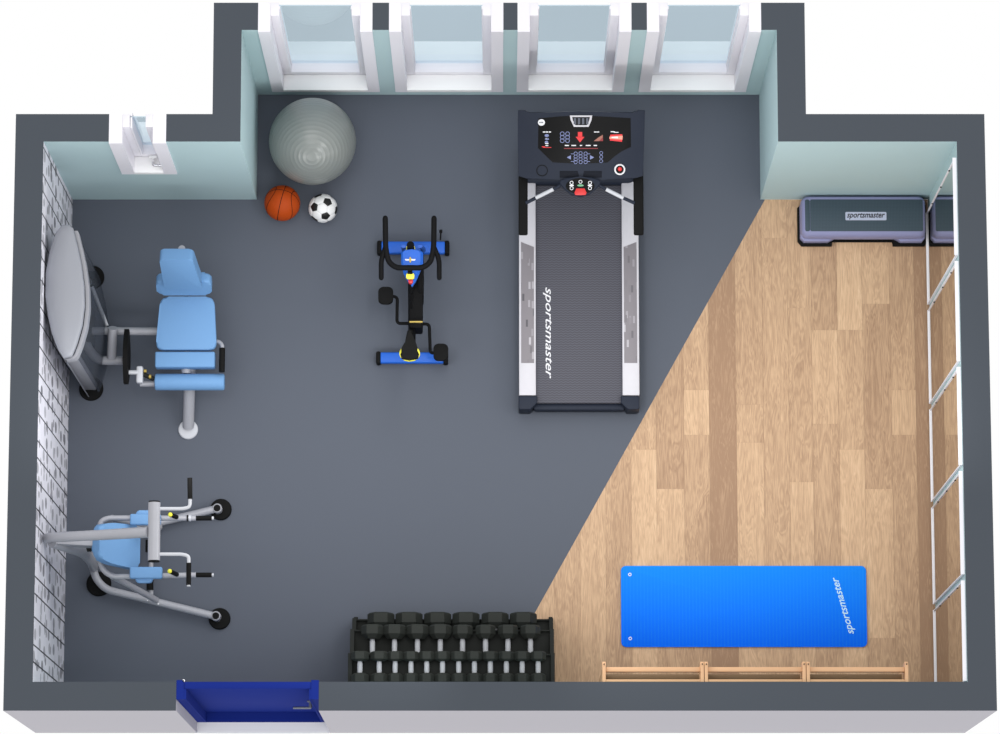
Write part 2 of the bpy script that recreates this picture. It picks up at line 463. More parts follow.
def side(p): return p[0]-(SX0+(SX1-SX0)*p[1]/YN)
def inter_seam(a, b):
    t = side(a)/(side(a)-side(b)); return (a[0]+(b[0]-a[0])*t, a[1]+(b[1]-a[1])*t)
bm = new(); lay = bm.loops.layers.float_color.new('board')
for i in range(len(xs)-1):
    k = (i-12) % 8
    js, tn = cols[k]; ys = [0]+js+[YN]
    if i < 8: ys = [0]+[min(YN, j*.8+.35*((i*5) % 3)) for j in js]+[YN]
    g = .0012
    for q in range(len(ys)-1):
        x0, x1, y0, y1 = xs[i]+g, min(xs[i+1], W)-g, ys[q]+.0004*(q > 0), ys[q+1]-.0004
        if y1-y0 < .01: continue
        p = clip([(x0, y0), (x1, y0), (x1, y1), (x0, y1)], lambda v: side(v) > 0, inter_seam)
        if len(p) < 3: continue
        f = bm.faces.new([bm.verts.new((v[0], v[1], 0)) for v in p])
        c = (tn[q % len(tn)]+random.uniform(-.03, .03), random.random(), random.random(), 1)
        for l in f.loops: l[lay] = c
# sub-floor below the boards shows as the thin dark joint
f0 = add_prism(bm, [(SX0, 0), (W, 0), (W, YN), (SX1, YN)], -.05, -.0015)
for f in bm.faces:
    if f.calc_center_median().z < -.001:
        for l in f.loops: l[lay] = (.15, .5, .5, 1)
o = struct('floor_wood', bm, M_oak, smooth=False)

# windows
def window(n, x0, x1, yin, zs, small=False):
    r = thing('window_%d' % n, kind='structure', loc=((x0+x1)/2, yin+.1, zs))
    cw, sw = (.088, .062) if not small else (.095, .053)
    yf = yin-.014; yo = yin+TK
    bm = new(); add_box(bm, x0, x0+cw, yf, yo, zs-.06, H); add_box(bm, x1-cw, x1, yf, yo, zs-.06, H)
    obj('window_frame', bm, M_white, r)
    bm = new(); add_box(bm, x0+cw, x1-cw, yf, yin+.107, zs-.03, zs, bev=.004); add_box(bm, x0+cw, x1-cw, yf, yo, zs-.06, zs-.031)
    obj('window_sill', bm, M_sill, r)
    a, b = x0+cw, x1-cw
    bm = new()
    add_box(bm, a, a+sw, yin+.107, yo, zs, H, bev=.003); add_box(bm, b-sw, b, yin+.107, yo, zs, H, bev=.003)
    add_box(bm, a+sw, b-sw, yin+.107, yo, zs-.03, zs+.075, bev=.004)
    if not small:   # thin bead along the glass
        add_box(bm, a+sw-.012, a+sw+.006, yin+.155, yin+.178, zs+.07, H-.002); add_box(bm, b-sw-.006, b-sw+.012, yin+.155, yin+.178, zs+.07, H-.002)
    obj('sash', bm, M_white, r)
    bm = new(); add_box(bm, a+sw, b-sw, yin+.178, yin+.186, zs+.07, H)
    obj('glass', bm, M_glass, r, smooth=False)
    return r
for i, (a, b) in enumerate(WX): window(i+1, a, b, YA, .2)
w5 = window(5, SMALL[0], SMALL[1], YN, 1.0, small=True)
# casement of the small window stands slightly open, with its latch and stay arm on the sill
bm = new()
hx = -2.640
Mx = T(hx, YN+.10, 0) @ R(0, 'Z')
add_box(bm, 0, .012, .0, .115, 1.09, 1.95, M=Mx)
obj('casement_stile', bm, M_white, w5)
bm = new(); add_box(bm, -2.585, -2.525, YN+.085, YN+.105, 1.03, 1.06, bev=.006)
add_box(bm, -2.563, -2.547, YN+.06, YN+.09, 1.035, 1.05)
obj('latch', bm, M_sill, w5)
bm = new(); add_tube(bm, [(-2.555, YN+.075, 1.045), (-2.555, YN+.035, 1.03), (-2.475, YN+.035, 1.03)], .009, fil=.012)
obj('stay_arm', bm, M_chrome, w5)

# door: seen from above, closed, flush with the room side
door = thing('door_1', kind='structure', loc=((DX0+DX1)/2, -.1, 0))
bm = new()
add_box(bm, DX0+.001, DX0+.053, -.122, .012, 0, H); add_box(bm, DX1-.054, DX1-.001, -.122, .012, 0, H)
add_box(bm, DX0+.05, DX0+.068, -.122, -.05, 0.02, H-.002); add_box(bm, DX1-.068, DX1-.05, -.122, -.05, 0.02, H-.002)
add_box(bm, DX0+.05, DX1-.05, -.122, .0, 0, .018)
obj('door_frame', bm, M_blued, door, smooth=False)
bm = new(); add_box(bm, DX0+.055, DX1-.056, -.048, .0, .02, H, bev=.003)
leaf = obj('door_leaf', bm, M_blued, door)
bm = new()
add_lathe(bm, [(0, 0), (.026, 0), (.026, .01), (.012, .012), (.012, .05), (0, .05)], 20, T(-1.365, -.048, 1.0) @ R(90, 'X'))
add_tube(bm, [(-1.365, -.09, 1.0), (-1.365, -.10, 1.0), (-1.49, -.10, 1.0)], .009, fil=.01)
obj('door_handle', bm, M_steel, leaf)
for z in (.3, 1.0, 1.86):
    bm = new(); add_tube(bm, [(DX0+.05, .008, z), (DX0+.05, .008, z+.09)], .009)
    obj('door_hinge', bm, M_chrome, door)

# ------------------------------------------------------------------ mirrors on the right wall
def mirror(y0, y1, label):
    r = thing('wall_mirror', label, 'mirror', (W-.002, (y0+y1)/2, .03), group='mirror panels on the right wall')
    z0, z1 = .03, 1.93; fw = .010; xf = W-.03
    bm = new()
    add_box(bm, xf, W-.002, y0, y1, z1-fw, z1); add_box(bm, xf+.008, W-.002, y0, y1, z0, z0+fw)
    add_box(bm, xf+.012, W-.002, y0, y0+.009, z0+fw, z1-fw); add_box(bm, xf+.012, W-.002, y1-.009, y1, z0+fw, z1-fw)
    obj('frame', bm, M_white, r, smooth=False)
    bm = new(); add_box(bm, xf+.018, W-.004, y0+.009, y1-.009, z0+fw, z1-fw)
    obj('mirror_glass', bm, M_mirror, r, smooth=False)
    for z in (.42, 1.0, 1.55):
        bm = new(); add_box(bm, xf+.012, xf+.018, y1-.016, y1-.009, z, z+.012)
        obj('clip', bm, M_black, r)
MY = [3.745, 3.016, 2.253, 1.508, .735, .008]
ML = ['white framed mirror panel beside the exercise step', 'white framed mirror panel, second from the exercise step',
      'white framed mirror panel in the middle of the mirror row', 'white framed mirror panel, second from the wall with the wooden bars',
      'white framed mirror panel in the corner by the wooden wall bars']
for i in range(5): mirror(MY[i+1]+(.0 if i == 4 else .022), MY[i]-(0 if i == 0 else .022), ML[i])

# ------------------------------------------------------------------ balls
# exercise ball with fine moulded rings about a tilted axis
C0 = Vector((-1.417, 4.235, .331)); RB = .327
bm = new(); prof = []; N = 150
for i in range(N+1):
    a = PI*i/N
    d = .0022*(1 if (i % 5) in (0,) else 0) if 4 < i < N-4 else 0
    prof.append((0 if i in (0, N) else (RB+d)*math.sin(a), (RB+d)*math.cos(a)))
add_lathe(bm, prof, 96, T(*C0) @ R(2, 'Y') @ R(34, 'X'))
b = obj('exercise_ball', bm, M_ball, origin=(C0.x, C0.y, 0), ang=60)
tag(b, 'large grey ribbed exercise ball in the window alcove', 'ball')

C1 = Vector((-1.652, 3.80, .138)); RK = .136
bk = thing('basketball', 'orange basketball beside the football, below the big grey ball', 'ball', (C1.x, C1.y, 0))
bm = new(); bmesh.ops.create_icosphere(bm, subdivisions=5, radius=RK, matrix=T(*C1))
obj('ball_skin', bm, M_orange, bk, ang=80)
bm = new()
MB = T(*C1) @ R(-14, 'Z') @ R(-35, 'X')
def ring(fn, n=80):
    pts = [MB @ Vector(fn(2*PI*i/n)) for i in range(n)]
    rr = []
    for i in range(n):
        t = (pts[(i+1) % n]-pts[i-1]).normalized(); nn = (pts[i]-C1).normalized(); bi = t.cross(nn)
        rr.append([bm.verts.new(pts[i]+nn*math.cos(2*PI*k/6)*.0012+bi*math.sin(2*PI*k/6)*.0028) for k in range(6)])
    for i in range(n):
        for k in range(6): bm.faces.new((rr[i][k], rr[i][(k+1) % 6], rr[(i+1) % n][(k+1) % 6], rr[(i+1) % n][k]))
ring(lambda a: (0, RK*math.cos(a), RK*math.sin(a)))
ring(lambda a: (RK*math.cos(a), 0, RK*math.sin(a)))
for s in (-1, 1):
    def f(a, s=s):
        v = Vector((s*(.62+.22*math.cos(2*a)), .78*math.cos(a)*1.0, .78*math.sin(a))); return v.normalized()*RK
    ring(f)
obj('seam', bm, M_black, bk, label='black seams')

C2 = Vector((-1.344, 3.766, .112)); RS = .110
ft = bmesh.new(); bmesh.ops.create_icosphere(ft, subdivisions=1, radius=1)
iv = [v.co.normalized() for v in ft.verts]; ft.free()
nb = {i: [j for j in range(12) if j != i and (iv[i]-iv[j]).length < 1.2] for i in range(12)}
b2 = new(); b2v = {}
def soccer_turn():
    i = 0; j = nb[0][0]; k = [q for q in nb[0] if q in nb[j]][0]
    n = (iv[i]+iv[j]+iv[k]).normalized(); a = (iv[i]-n*iv[i].dot(n)).normalized()
    src = Matrix((a, n.cross(a), n)).transposed()
    N = Vector((-.0, -.22, .97)).normalized(); t = math.radians(52)
    A = Vector((math.cos(t), math.sin(t), 0)); A = (A-N*A.dot(N)).normalized()
    dst = Matrix((A, N.cross(A), N)).transposed()
    return (dst @ src.transposed()).to_4x4()
RF = T(*C2) @ soccer_turn()
def sph(bmx, poly, mi, r=RS):
    c = sum(poly, Vector())/len(poly)
    rings = []
    L = 5
    for q in range(L+1):
        t = q/L; ring_ = []
        for i in range(len(poly)):
            for s in range(6):
                p = poly[i].lerp(poly[(i+1) % len(poly)], s/6)
                ring_.append((c.lerp(p, t*.985)).normalized())
        rings.append(ring_)
    vs = []
    for q, rg in enumerate(rings):
        if q == 0: vs.append([bmx.verts.new(RF @ (rg[0]*r))]); continue
        h = r if q < L else r-.0022
        vs.append([bmx.verts.new(RF @ (p*h)) for p in rg])
    n = len(rings[0])
    for k in range(n): f = bmx.faces.new((vs[0][0], vs[1][k], vs[1][(k+1) % n])); f.material_index = mi
    for q in range(1, L):
        for k in range(n):
            f = bmx.faces.new((vs[q][k], vs[q+1][k], vs[q+1][(k+1) % n], vs[q][(k+1) % n])); f.material_index = mi
def order(center, pts):
    a = (pts[0]-center); n = center.normalized(); a = (a-n*a.dot(n)).normalized(); bq = n.cross(a)
    return sorted(pts, key=lambda p: math.atan2((p-center).dot(bq), (p-center).dot(a)))
for i in range(12):
    pts = [iv[i].lerp(iv[j], 1/3) for j in nb[i]]; sph(b2, order(iv[i], pts), 1)
done = set()
for i in range(12):
    for j in nb[i]:
        for k in nb[i]:
            if k in nb[j] and tuple(sorted((i, j, k))) not in done:
                done.add(tuple(sorted((i, j, k))))
                pts = [iv[a].lerp(iv[b_], 1/3) for a in (i, j, k) for b_ in (i, j, k) if a != b_]
                sph(b2, order((iv[i]+iv[j]+iv[k])/3, pts), 0)
bmesh.ops.recalc_face_normals(b2, faces=b2.faces[:])
s = obj('soccer_ball', b2, [M_softw, M_softk], origin=(C2.x, C2.y, 0), ang=70)
tag(s, 'white football with black pentagons, beside the orange basketball', 'ball')

# ------------------------------------------------------------------ exercise step
st = thing('exercise_step', 'lavender and dark grey exercise step platform against the back wall', 'step platform', (2.755, 3.68, 0))
def feet_poly(x0, x1, y0, y1):
    c = .04
    return [(x0, y0+.03), (x0+.03, y0), (2.555, y0), (2.555, y0+.04), (2.99, y0+.04), (2.99, y0), (x1-.02, y0), (x1, y0+.03), (x1, y1-.05), (x1-.05, y1), (x0+.05, y1), (x0, y1-.05)]
SXa, SXb, SYa, SYb = 2.260, 3.238, 3.490, 3.855
bm = new()
add_prism(bm, [(SXa, SYa+.035), (SXa+.03, SYa), (SXa+.26, SYa), (SXa+.26, SYa+.04), (SXb-.255, SYa+.04), (SXb-.255, SYa), (SXb-.015, SYa), (SXb, SYa+.02), (SXb, SYb-.05), (SXb-.05, SYb), (SXa+.07, SYb), (SXa, SYb-.07)], 0, .040, bev=.006)
obj('base', bm, M_black, st, label='black rubber base')
bm = new()
def loft(bm, polys):
    rings = [[bm.verts.new(p) for p in poly] for poly in polys]; n = len(rings[0])
    for a, b in zip(rings, rings[1:]):
        for k in range(n): bm.faces.new((a[k], a[(k+1) % n], b[(k+1) % n], b[k]))
    bm.faces.new(rings[0][::-1]); bm.faces.new(rings[-1])
def rr3(x0, x1, y0, y1, r, z): return [(p[0], p[1], z) for p in round_rect(x0, x1, y0, y1, r, 5)]
# body with bridge-like cut on the long side: two end blocks and the deck between them
add_prism(bm, [(SXa+.016, SYa+.05), (SXa+.045, SYa+.020), (SXa+.225, SYa+.020), (SXa+.28, SYa+.05), (SXa+.28, SYb-.012), (SXa+.06, SYb-.012), (SXa+.016, SYb-.06)], .030, .105, bev=.012)
add_prism(bm, [(SXb-.016, SYa+.05), (SXb-.04, SYa+.020), (SXb-.20, SYa+.020), (SXb-.25, SYa+.05), (SXb-.25, SYb-.012), (SXb-.06, SYb-.012), (SXb-.016, SYb-.06)], .030, .105, bev=.012)
loft(bm, [rr3(SXa+.018, SXb-.016, SYa+.038, SYb-.006, .05, .095), rr3(SXa+.020, SXb-.018, SYa+.040, SYb-.008, .05, .150), rr3(SXa+.026, SXb-.024, SYa+.048, SYb-.012, .05, .178), rr3(SXa+.040, SXb-.036, SYa+.064, SYb-.022, .045, .194), rr3(SXa+.05, SXb-.046, SYa+.076, SYb-.03, .04, .197)])
body = obj('body', bm, M_lav, st, label='lavender plastic body')
bm = new(); add_prism(bm, round_rect(SXa+.085, SXb-.040, SYa+.080, SYb-.040, .012), .194, .200, bev=.001)
obj('tread', bm, M_tread, st, label='dark dotted non-slip tread')
bm = new(); add_prism(bm, round_rect(SXa+.046, SXa+.083, SYa+.080, SYb-.040, .012), .185, .199, bev=.004)
obj('end_strip', bm, M_tread, st)
bm = new(); add_prism(bm, round_rect(2.611, 2.921, 3.654, 3.718, .008), .2, .202)
pl = obj('name_plate', bm, M_label, st, label='pale plate with black lettering')
bm = fit_text('sportsmaster', 2.910-2.622, 3.712-3.659, shear=.3, offset=.0022)
bmesh.ops.translate(bm, vec=((2.611+2.921)/2, (3.654+3.718)/2, .2023), verts=bm.verts[:])
obj('lettering', bm, M_inkk, pl, smooth=False)

# ------------------------------------------------------------------ yoga mat
ym = thing('yoga_mat', 'bright blue exercise mat lying on the wooden floor', 'exercise mat', (1.82, .743, 0))
mx0, mx1, my0, my1 = 0.905, 2.742, 0.439, 1.048
bm = new(); add_prism(bm, round_rect(mx0, mx1, my0, my1, .035), 0.0005, .014, bev=.004)
obj('foam_sheet', bm, M_mat, ym)
for py in (574.5, 638.5):
    gx, gy = 0.972, 0
    gy = 0.983 if py < 600 else 0.502
    bm = new(); add_lathe(bm, [(.007, .0135), (.007, .0165), (.0125, .0165), (.0135, .0138)], 20, T(gx, gy, 0)); obj('grommet', bm, M_ink_w, ym)
bm = fit_text('sportsmaster', .445, .062, shear=.35, offset=.0012)
a, b_ = Vector((2.629,0.543,0.015)), Vector((2.516,0.957,0.015))
d = b_-a; mid = (a+b_)/2
bmesh.ops.transform(bm, matrix=T(mid.x, mid.y, .0146) @ Matrix.Rotation(math.atan2(d.y, d.x), 4, 'Z'), verts=bm.verts[:])
obj('lettering', bm, mat('mat_print', (190,225,240), .5), ym, smooth=False)

# ------------------------------------------------------------------ wooden wall bars (three units)
BX = [0.712, 1.426, 2.138, 2.854]
def bars(x0, x1, label):
    r = thing('wall_bars', label, 'wall bars', ((x0+x1)/2, .07, 0), group='beech wall bars under the front wall')
    def cheek(x):
        bm = new()
        prof = [(.004, 0), (.095, 0), (.125, .06), (.1, .1), (.1, 1.70), (.142, 1.80), (.148, 1.87), (.125, 1.90), (.004, 1.90)]
        bb = bmesh.new(); add_prism(bb, prof, -.012, .012, bev=.002)
        bmesh.ops.transform(bb, matrix=Matrix(((0, 0, 1, x), (1, 0, 0, 0), (0, 1, 0, 0), (0, 0, 0, 1))), verts=bb.verts[:])
        merge(bm, bb); obj('side_post', bm, M_beech, r)
    cheek(x0+.014); cheek(x1-.014)
    bm = new(); add_box(bm, x0+.026, x1-.026, .078, .110, 1.80, 1.875, bev=.004); obj('top_rail', bm, M_beech, r)
    bm = new(); add_box(bm, x0+.026, x1-.026, .005, .022, 1.83, 1.895, bev=.003); obj('back_rail', bm, M_beech, r)
    for k in range(11):
        z = .16+k*.15
        bm = new(); add_tube(bm, [(x0+.026, .054, z), (x1-.026, .054, z)], .018, seg=12, flat=(.8, 1.45)); obj('rung', bm, M_rung, r, label='rung coloured dark brown for shade')
    for x in (x0+.014, x1-.014):
        bm = new(); add_tube(bm, [(x, .128, 1.86), (x, .128, 1.908)], .005, seg=8); obj('bolt', bm, M_iron, r)
bars(BX[0], BX[1], 'beech wall bars, left unit of the three, nearest the dumbbell rack')
bars(BX[1], BX[2], 'beech wall bars, middle unit of the three, below the blue mat')
bars(BX[2], BX[3], 'beech wall bars, right unit of the three, nearest the mirrors')

# ------------------------------------------------------------------ dumbbell rack and dumbbells
rk = thing('dumbbell_rack', 'black three tier dumbbell rack against the front wall', 'dumbbell rack', (-.35, .3, 0))
RX0, RX1 = -1.092, .392
S3 = (.022, .275, 1.12); S2 = (.20, .49, .72); S1 = (.36, .612, .32)
for (y0, y1, z) in (S3, S2, S1):
    bm = new()
    add_box(bm, RX0+.02, RX1-.02, y0+.01, y1, z-.012, z, bev=.003)
    add_box(bm, RX0+.02, RX1-.02, y1-.012, y1, z-.03, z+.03, bev=.003)
    add_box(bm, RX0+.02, RX1-.02, y0, y0+.012, z-.03, z+.03, bev=.003)
    add_box(bm, RX0+.02, RX1-.02, (y0+y1)/2-.03, (y0+y1)/2+.03, z-.02, z-.012)
    obj('shelf', bm, M_iron, rk)
for x in (RX0, RX1-.03):
    bm = new()
    prof = [(.02, 0), (.66, 0), (.66, .05), (.618, .08), (.618, .36), (.49, .42), (.495, .76), (.28, .82), (.28, 1.16), (.02, 1.16)]
    bb = bmesh.new(); add_prism(bb, prof, 0, .03, bev=.003)
    bmesh.ops.transform(bb, matrix=Matrix(((0, 0, 1, x), (1, 0, 0, 0), (0, 1, 0, 0), (0, 0, 0, 1))), verts=bb.verts[:])
    merge(bm, bb); obj('side_frame', bm, M_iron, rk)

def dumbbell(w, hl, hh, gr, f0, f1):
    """w: width across the hexagon's corners, hl: head length, hh: handle length"""
    r = thing('dumbbell', 'x', 'dumbbell')
    R_ = w/2; ap = R_*math.sqrt(3)/2
    L = hh/2
    for s in (-1, 1):
        bm = new(); rings = []
        for (d, k) in ((0, .62), (hl*f0, 1), (hl*f1, 1), (hl, .85)):
            rings.append([bm.verts.new((R_*k*math.cos(PI/3*q), s*(L+d), ap+R_*k*math.sin(PI/3*q))) for q in range(6)])
        for a, b in zip(rings, rings[1:]):
            for q in range(6): bm.faces.new((a[q], a[(q+1) % 6], b[(q+1) % 6], b[q]))
        bm.faces.new(rings[0]); bm.faces.new(rings[-1])
        obj('head', bm, M_hex, r, smooth=False)
    bm = new()
    add_lathe(bm, [(.0001, -L-.01), (gr*.9, -L-.01), (gr*.9, -L*.85), (gr, -L*.6), (gr, L*.6), (gr*.9, L*.85), (gr*.9, L+.01), (.0001, L+.01)], 16, T(0, 0, ap) @ R(90, 'X'))
    obj('handle', bm, M_hand, r, label='silver handle')
    return r
ORD = ['first', 'second', 'third', 'fourth', 'fifth', 'sixth', 'seventh', 'eighth', 'ninth', 'tenth', 'eleventh', 'twelfth']
def row(xs_, y, z, sizes, tier, group):
    protos = {}
    n = len(xs_)
    for i, x in enumerate(xs_):
        s = sizes[i]
        if s not in protos: d = protos[s] = dumbbell(*s)
        else: d = copy_tree(protos[s])
        d.location = (x, y, z+.001)
        pos = 'leftmost' if i == 0 else ('rightmost' if i == n-1 else ORD[i]+' from the left')
        d['label'] = 'black hexagonal dumbbell, %s %s' % (pos, tier)
        d['category'] = 'dumbbell'; d['group'] = group
row([-0.879, -0.672, -0.461, -0.252, -0.037, 0.171], .486, S1[2],
    [(.200, .115, .100, .020, .33, .9)]*6, 'in the front row of the largest ones', 'large dumbbells on the lowest tier')
row([-0.929, -0.768, -0.601, -0.435, -0.273, -0.106, 0.057, 0.221], .366, S2[2],
    [(.164, .105, .100, .0195, .35, .88)]*4+[(.146, .100, .106, .0195, .35, .88)]*4, 'in the middle row of the rack', 'medium dumbbells on the middle tier')
row([-1.005, -0.867, -0.753, -0.639, -0.526, -0.413, -0.297, -0.184, -0.070, 0.045, 0.158, 0.273], .176, S3[2],
    [(.128, .070, .084, .019, .21, .9)]*2+[(.114, .070, .084, .019, .21, .9)]*10, 'in the row along the wall', 'small dumbbells on the top tier')

# ------------------------------------------------------------------ treadmill
TX = .595
tm = thing('treadmill', 'black and silver treadmill with a wide console, in front of the windows', 'treadmill', (TX, 3.1, 0))
bm = new()
add_box(bm, .155, 1.037, 2.30, 4.12, .05, .165, bev=.01)
obj('deck', bm, M_navy, tm)
bm = new(); add_box(bm, .262, .930, 2.255, 3.93, .150, .186, bev=.008)
belt = obj('belt', bm, M_belt, tm, ang=60)
bm = new(); add_box(bm, .256, .263, 2.26, 3.93, .16, .192); add_box(bm, .929, .936, 2.26, 3.93, .16, .192)
obj('belt_edge', bm, M_black, tm)
bm = fit_text('sportsmaster', .700, .066, shear=.35, offset=.0006)
a, b_ = Vector((0.357,3.151,0.187)), Vector((0.356,2.432,0.187)); mid = (a+b_)/2
bmesh.ops.transform(bm, matrix=T(mid.x, mid.y, .1872) @ R(-90, 'Z'), verts=bm.verts[:])
obj('lettering', bm, M_ink_w, belt, smooth=False, label='white lettering')
def rail(xa, xb, mirror_=False):
    bm = new(); add_box(bm, xa, xb, 2.31, 3.95, .10, .215, bev=.008)
    rl = obj('side_rail', bm, M_silver, tm, label='silver side rail')
    w = xb-xa
    p = [(xa+.016, 2.556), (xb-.014, 2.556), (xb-.014, 3.445), (xa+.016, 3.484)]
    if mirror_: p = [(xa+xb-q[0], q[1]) for q in p]
    bm = new(); add_prism(bm, p, .2145, .2175, bev=.001); obj('foot_rest', bm, M_inlay, rl)
rail(0.142, 0.269); rail(0.918, 1.046, True)
for s in (0, 1):
    xa, xb = (0.139, 0.277) if s == 0 else (0.907, 1.044)
    ya, yb = 2.202, 2.304
    poly = [(xa, ya+.008), (xa+.012, ya), (xb-.05, ya), (xb, ya+.05), (xb, yb), (xa, yb)]
    if s: poly = [(xa+xb-p[0], p[1]) for p in poly]
    bm = new(); add_prism(bm, poly, .0, .224, bev=.008, seg=3); obj('end_cap', bm, M_navy, tm)
bm = new(); add_box(bm, .25, .94, 2.207, 2.260, .04, .155, bev=.02); obj('rear_roller_cover', bm, M_navy, tm)
# front hood and uprights
bm = new(); add_box(bm, .17, 1.02, 3.93, 4.30, .03, .24, bev=.05, seg=4); obj('motor_hood', bm, M_navy, tm)
for s in (-1, 1):
    x = TX+s*.425
    bm = new(); add_tube(bm, [(x, 4.05, .15), (x, 3.98, .6), (x, 3.86, .93)], .042, fil=.15, flat=(1.2, .8)); obj('upright', bm, M_navy, tm)
    bm = new()
    xa, xb = (0.136, 0.204) if s < 0 else (0.985, 1.058)
    y0, y1 = 3.393, 3.857
    add_box(bm, xa, xb, y0, y1+.05, .885, .935, bev=.012, seg=3); obj('handrail', bm, M_black, tm)
# console: tilted body; plane coordinates u (across), v (up the slope) from its lower edge
SL = math.atan2(.15, .493)
MC = T(TX, 3.788, 1.0) @ Matrix.Rotation(SL, 4, 'X')
def cpoly(bm, pts, z0, z1, bev=0, **k): add_prism(bm, pts, z0, z1, bev=bev, M=MC, **k)
out = [(-0.4640,0.5132), (-0.4120,0.5143), (-0.3750,0.4892), (-0.1920,0.4996), (-0.0080,0.5070), (0.1910,0.4996), (0.3780,0.4892), (0.4190,0.5143), (0.4700,0.5132), (0.4660,0.2948), (0.4570,0.0293), (0.4060,0.0136), (0.1850,0.0042), (0.1110,-0.0073), (-0.1170,-0.0073), (-0.1830,0.0042), (-0.3970,0.0094), (-0.4600,0.0293), (-0.4650,0.2948)]
bm = new(); cpoly(bm, out, -.075, 0, bev=.005, seg=2)
cs = obj('console', bm, M_navy, tm)
face = [(-0.3130,0.4536), (-0.1550,0.4683), (-0.0080,0.4756), (0.1760,0.4662), (0.3640,0.4557), (0.3680,0.2446), (0.3020,0.2143), (0.2510,0.1777), (0.1960,0.1296), (-0.0070,0.1202), (-0.2090,0.1307), (-0.2650,0.1850), (-0.3160,0.2362)]
bm = new(); cpoly(bm, face, -.001, .0025, bev=.001); dp = obj('display_panel', bm, M_cons, tm)
bm = new()
fo = [(-0.0830,0.4766), (0.0830,0.4766), (0.0770,0.4421), (0.0560,0.3920), (-0.0530,0.3920), (-0.0770,0.4421)]
fi = [(p[0]*.78+(0.0000,0.4348)[0]*.22, p[1]*.70+(0.0000,0.4348)[1]*.30) for p in fo]
cpoly(bm, fo, .002, .010, bev=.003); fan = obj('fan_vent', bm, M_silver, tm)
bm = new(); cpoly(bm, fi, .0095, .0112)
obj('fan_grille', bm, M_black, fan)
bm = new()
for k in range(4):
    u = (0.0000,0.4348)[0]+(-.045+k*.030); v = (0.0000,0.4348)[1]
    cpoly(bm, [(u-.009, v-.024), (u+.009, v-.024), (u+.009, v+.022), (u-.009, v+.022)], .0111, .0124)
obj('fan_slat', bm, M_dimprint, fan)
def patch(m, pts, name='printed_mark', h=.0034):
    for grp in ([pts] if len(pts) > 8 else [[p] for p in pts]):
        bm = new()
        for p in grp: cpoly(bm, p, .0024, h)
        obj(name, bm, m, dp, smooth=False)
def cr(cx, cy, rx, ry):   # rectangle in plane coords around a point
    return [(cx-rx, cy-ry), (cx+rx, cy-ry), (cx+rx, cy+ry), (cx-rx, cy+ry)]
def ringp(c, r, w, n=14):  # ring as quads
    q = []
    for i in range(n):
        a, b = 2*PI*i/n, 2*PI*(i+1)/n
        q.append([(c[0]+r*math.cos(a), c[1]+r*math.sin(a)), (c[0]+r*math.cos(b), c[1]+r*math.sin(b)), (c[0]+(r-w)*math.cos(b), c[1]+(r-w)*math.sin(b)), (c[0]+(r-w)*math.cos(a), c[1]+(r-w)*math.sin(a))])
    return q
c = (-0.2910,0.4244); patch(M_ink_w, [ellipse(c[0], c[1], .026, .024)])
c = (-0.2910,0.4244); bm = new(); [cpoly(bm, cr(c[0]+dx, c[1], .004, .004), .0033, .0040) for dx in (-.012, -.002, .008)]; obj('printed_mark', bm, M_dimprint, dp, smooth=False)
c = (-0.2530,0.3543); patch(M_ink_w, [cr(c[0]-.018, c[1], .010, .004), cr(c[0]+.003, c[1], .008, .004), cr(c[0]+.024, c[1], .008, .004)])
patch(M_ink_b, [ellipse(*(-0.2520,0.3282), .016, .011, 10), ellipse(*(-0.2540,0.2801), .013, .009, 10), ellipse(*(-0.2500,0.3021), .016, .007, 10)])
patch(M_ink_w, [ellipse(*(-0.2530,0.3052), .010, .005, 8), ellipse(*(-0.2520,0.2697), .014, .005, 8), ellipse(*(-0.2510,0.2540), .012, .004, 8)])
c = (-0.2540,0.2435); patch(M_ink_r, [cr(c[0]-.022, c[1]+.002, .012, .003), cr(c[0]+.006, c[1]-.003, .030, .0022)])
pp = []
for px in (562.3, 567.4):
    pass
G = [(-0.1380,0.3408), (-0.0990,0.3408), (-0.1380,0.3157), (-0.0990,0.3157), (-0.1380,0.2906), (-0.0990,0.2906)]
for g in G: pp += ringp(g, .017, .0045, 10)
patch(M_ink_b, pp)
a = (-0.0070,0.3543); b_ = (-0.0060,0.2770)
patch(M_ink_r, [[(a[0]-.016, a[1]), (a[0]+.016, a[1]), (a[0]+.016, (a[1]+b_[1])/2), (a[0]-.016, (a[1]+b_[1])/2)], [(a[0]-.032, (a[1]+b_[1])/2+.003), (a[0]+.032, (a[1]+b_[1])/2+.003), (a[0], b_[1])]])
patch(M_ink_w, [cr(*(-0.1040,0.2550), .015, .0038), cr(*(-0.0530,0.2550), .017, .0038), cr(*(0.0000,0.2550), .008, .0038), cr(*(0.0530,0.2550), .018, .0038), cr(*(0.1050,0.2550), .012, .0038)])
patch(M_ink_dr, [cr(*(0.0000,0.2331), .125, .003)])
pp = []
for g in [(-0.0390,0.1955), (-0.0030,0.1976), (0.0340,0.1955), (-0.0390,0.1735), (-0.0030,0.1766), (0.0340,0.1735), (-0.0390,0.1526), (-0.0030,0.1547), (0.0340,0.1526), (-0.0390,0.1327), (-0.0020,0.1327), (0.0340,0.1327)]: pp += ringp(g, .0145, .004, 10)
patch(M_ink_b, pp); pp = []
for g in [(0.1490,0.1996), (0.1490,0.1704), (0.1480,0.1401)]: pp += ringp(g, .0135, .0035, 10)
patch(M_ink_b, pp)
l, r_ = (-0.0920,0.1672), (0.0850,0.1672)
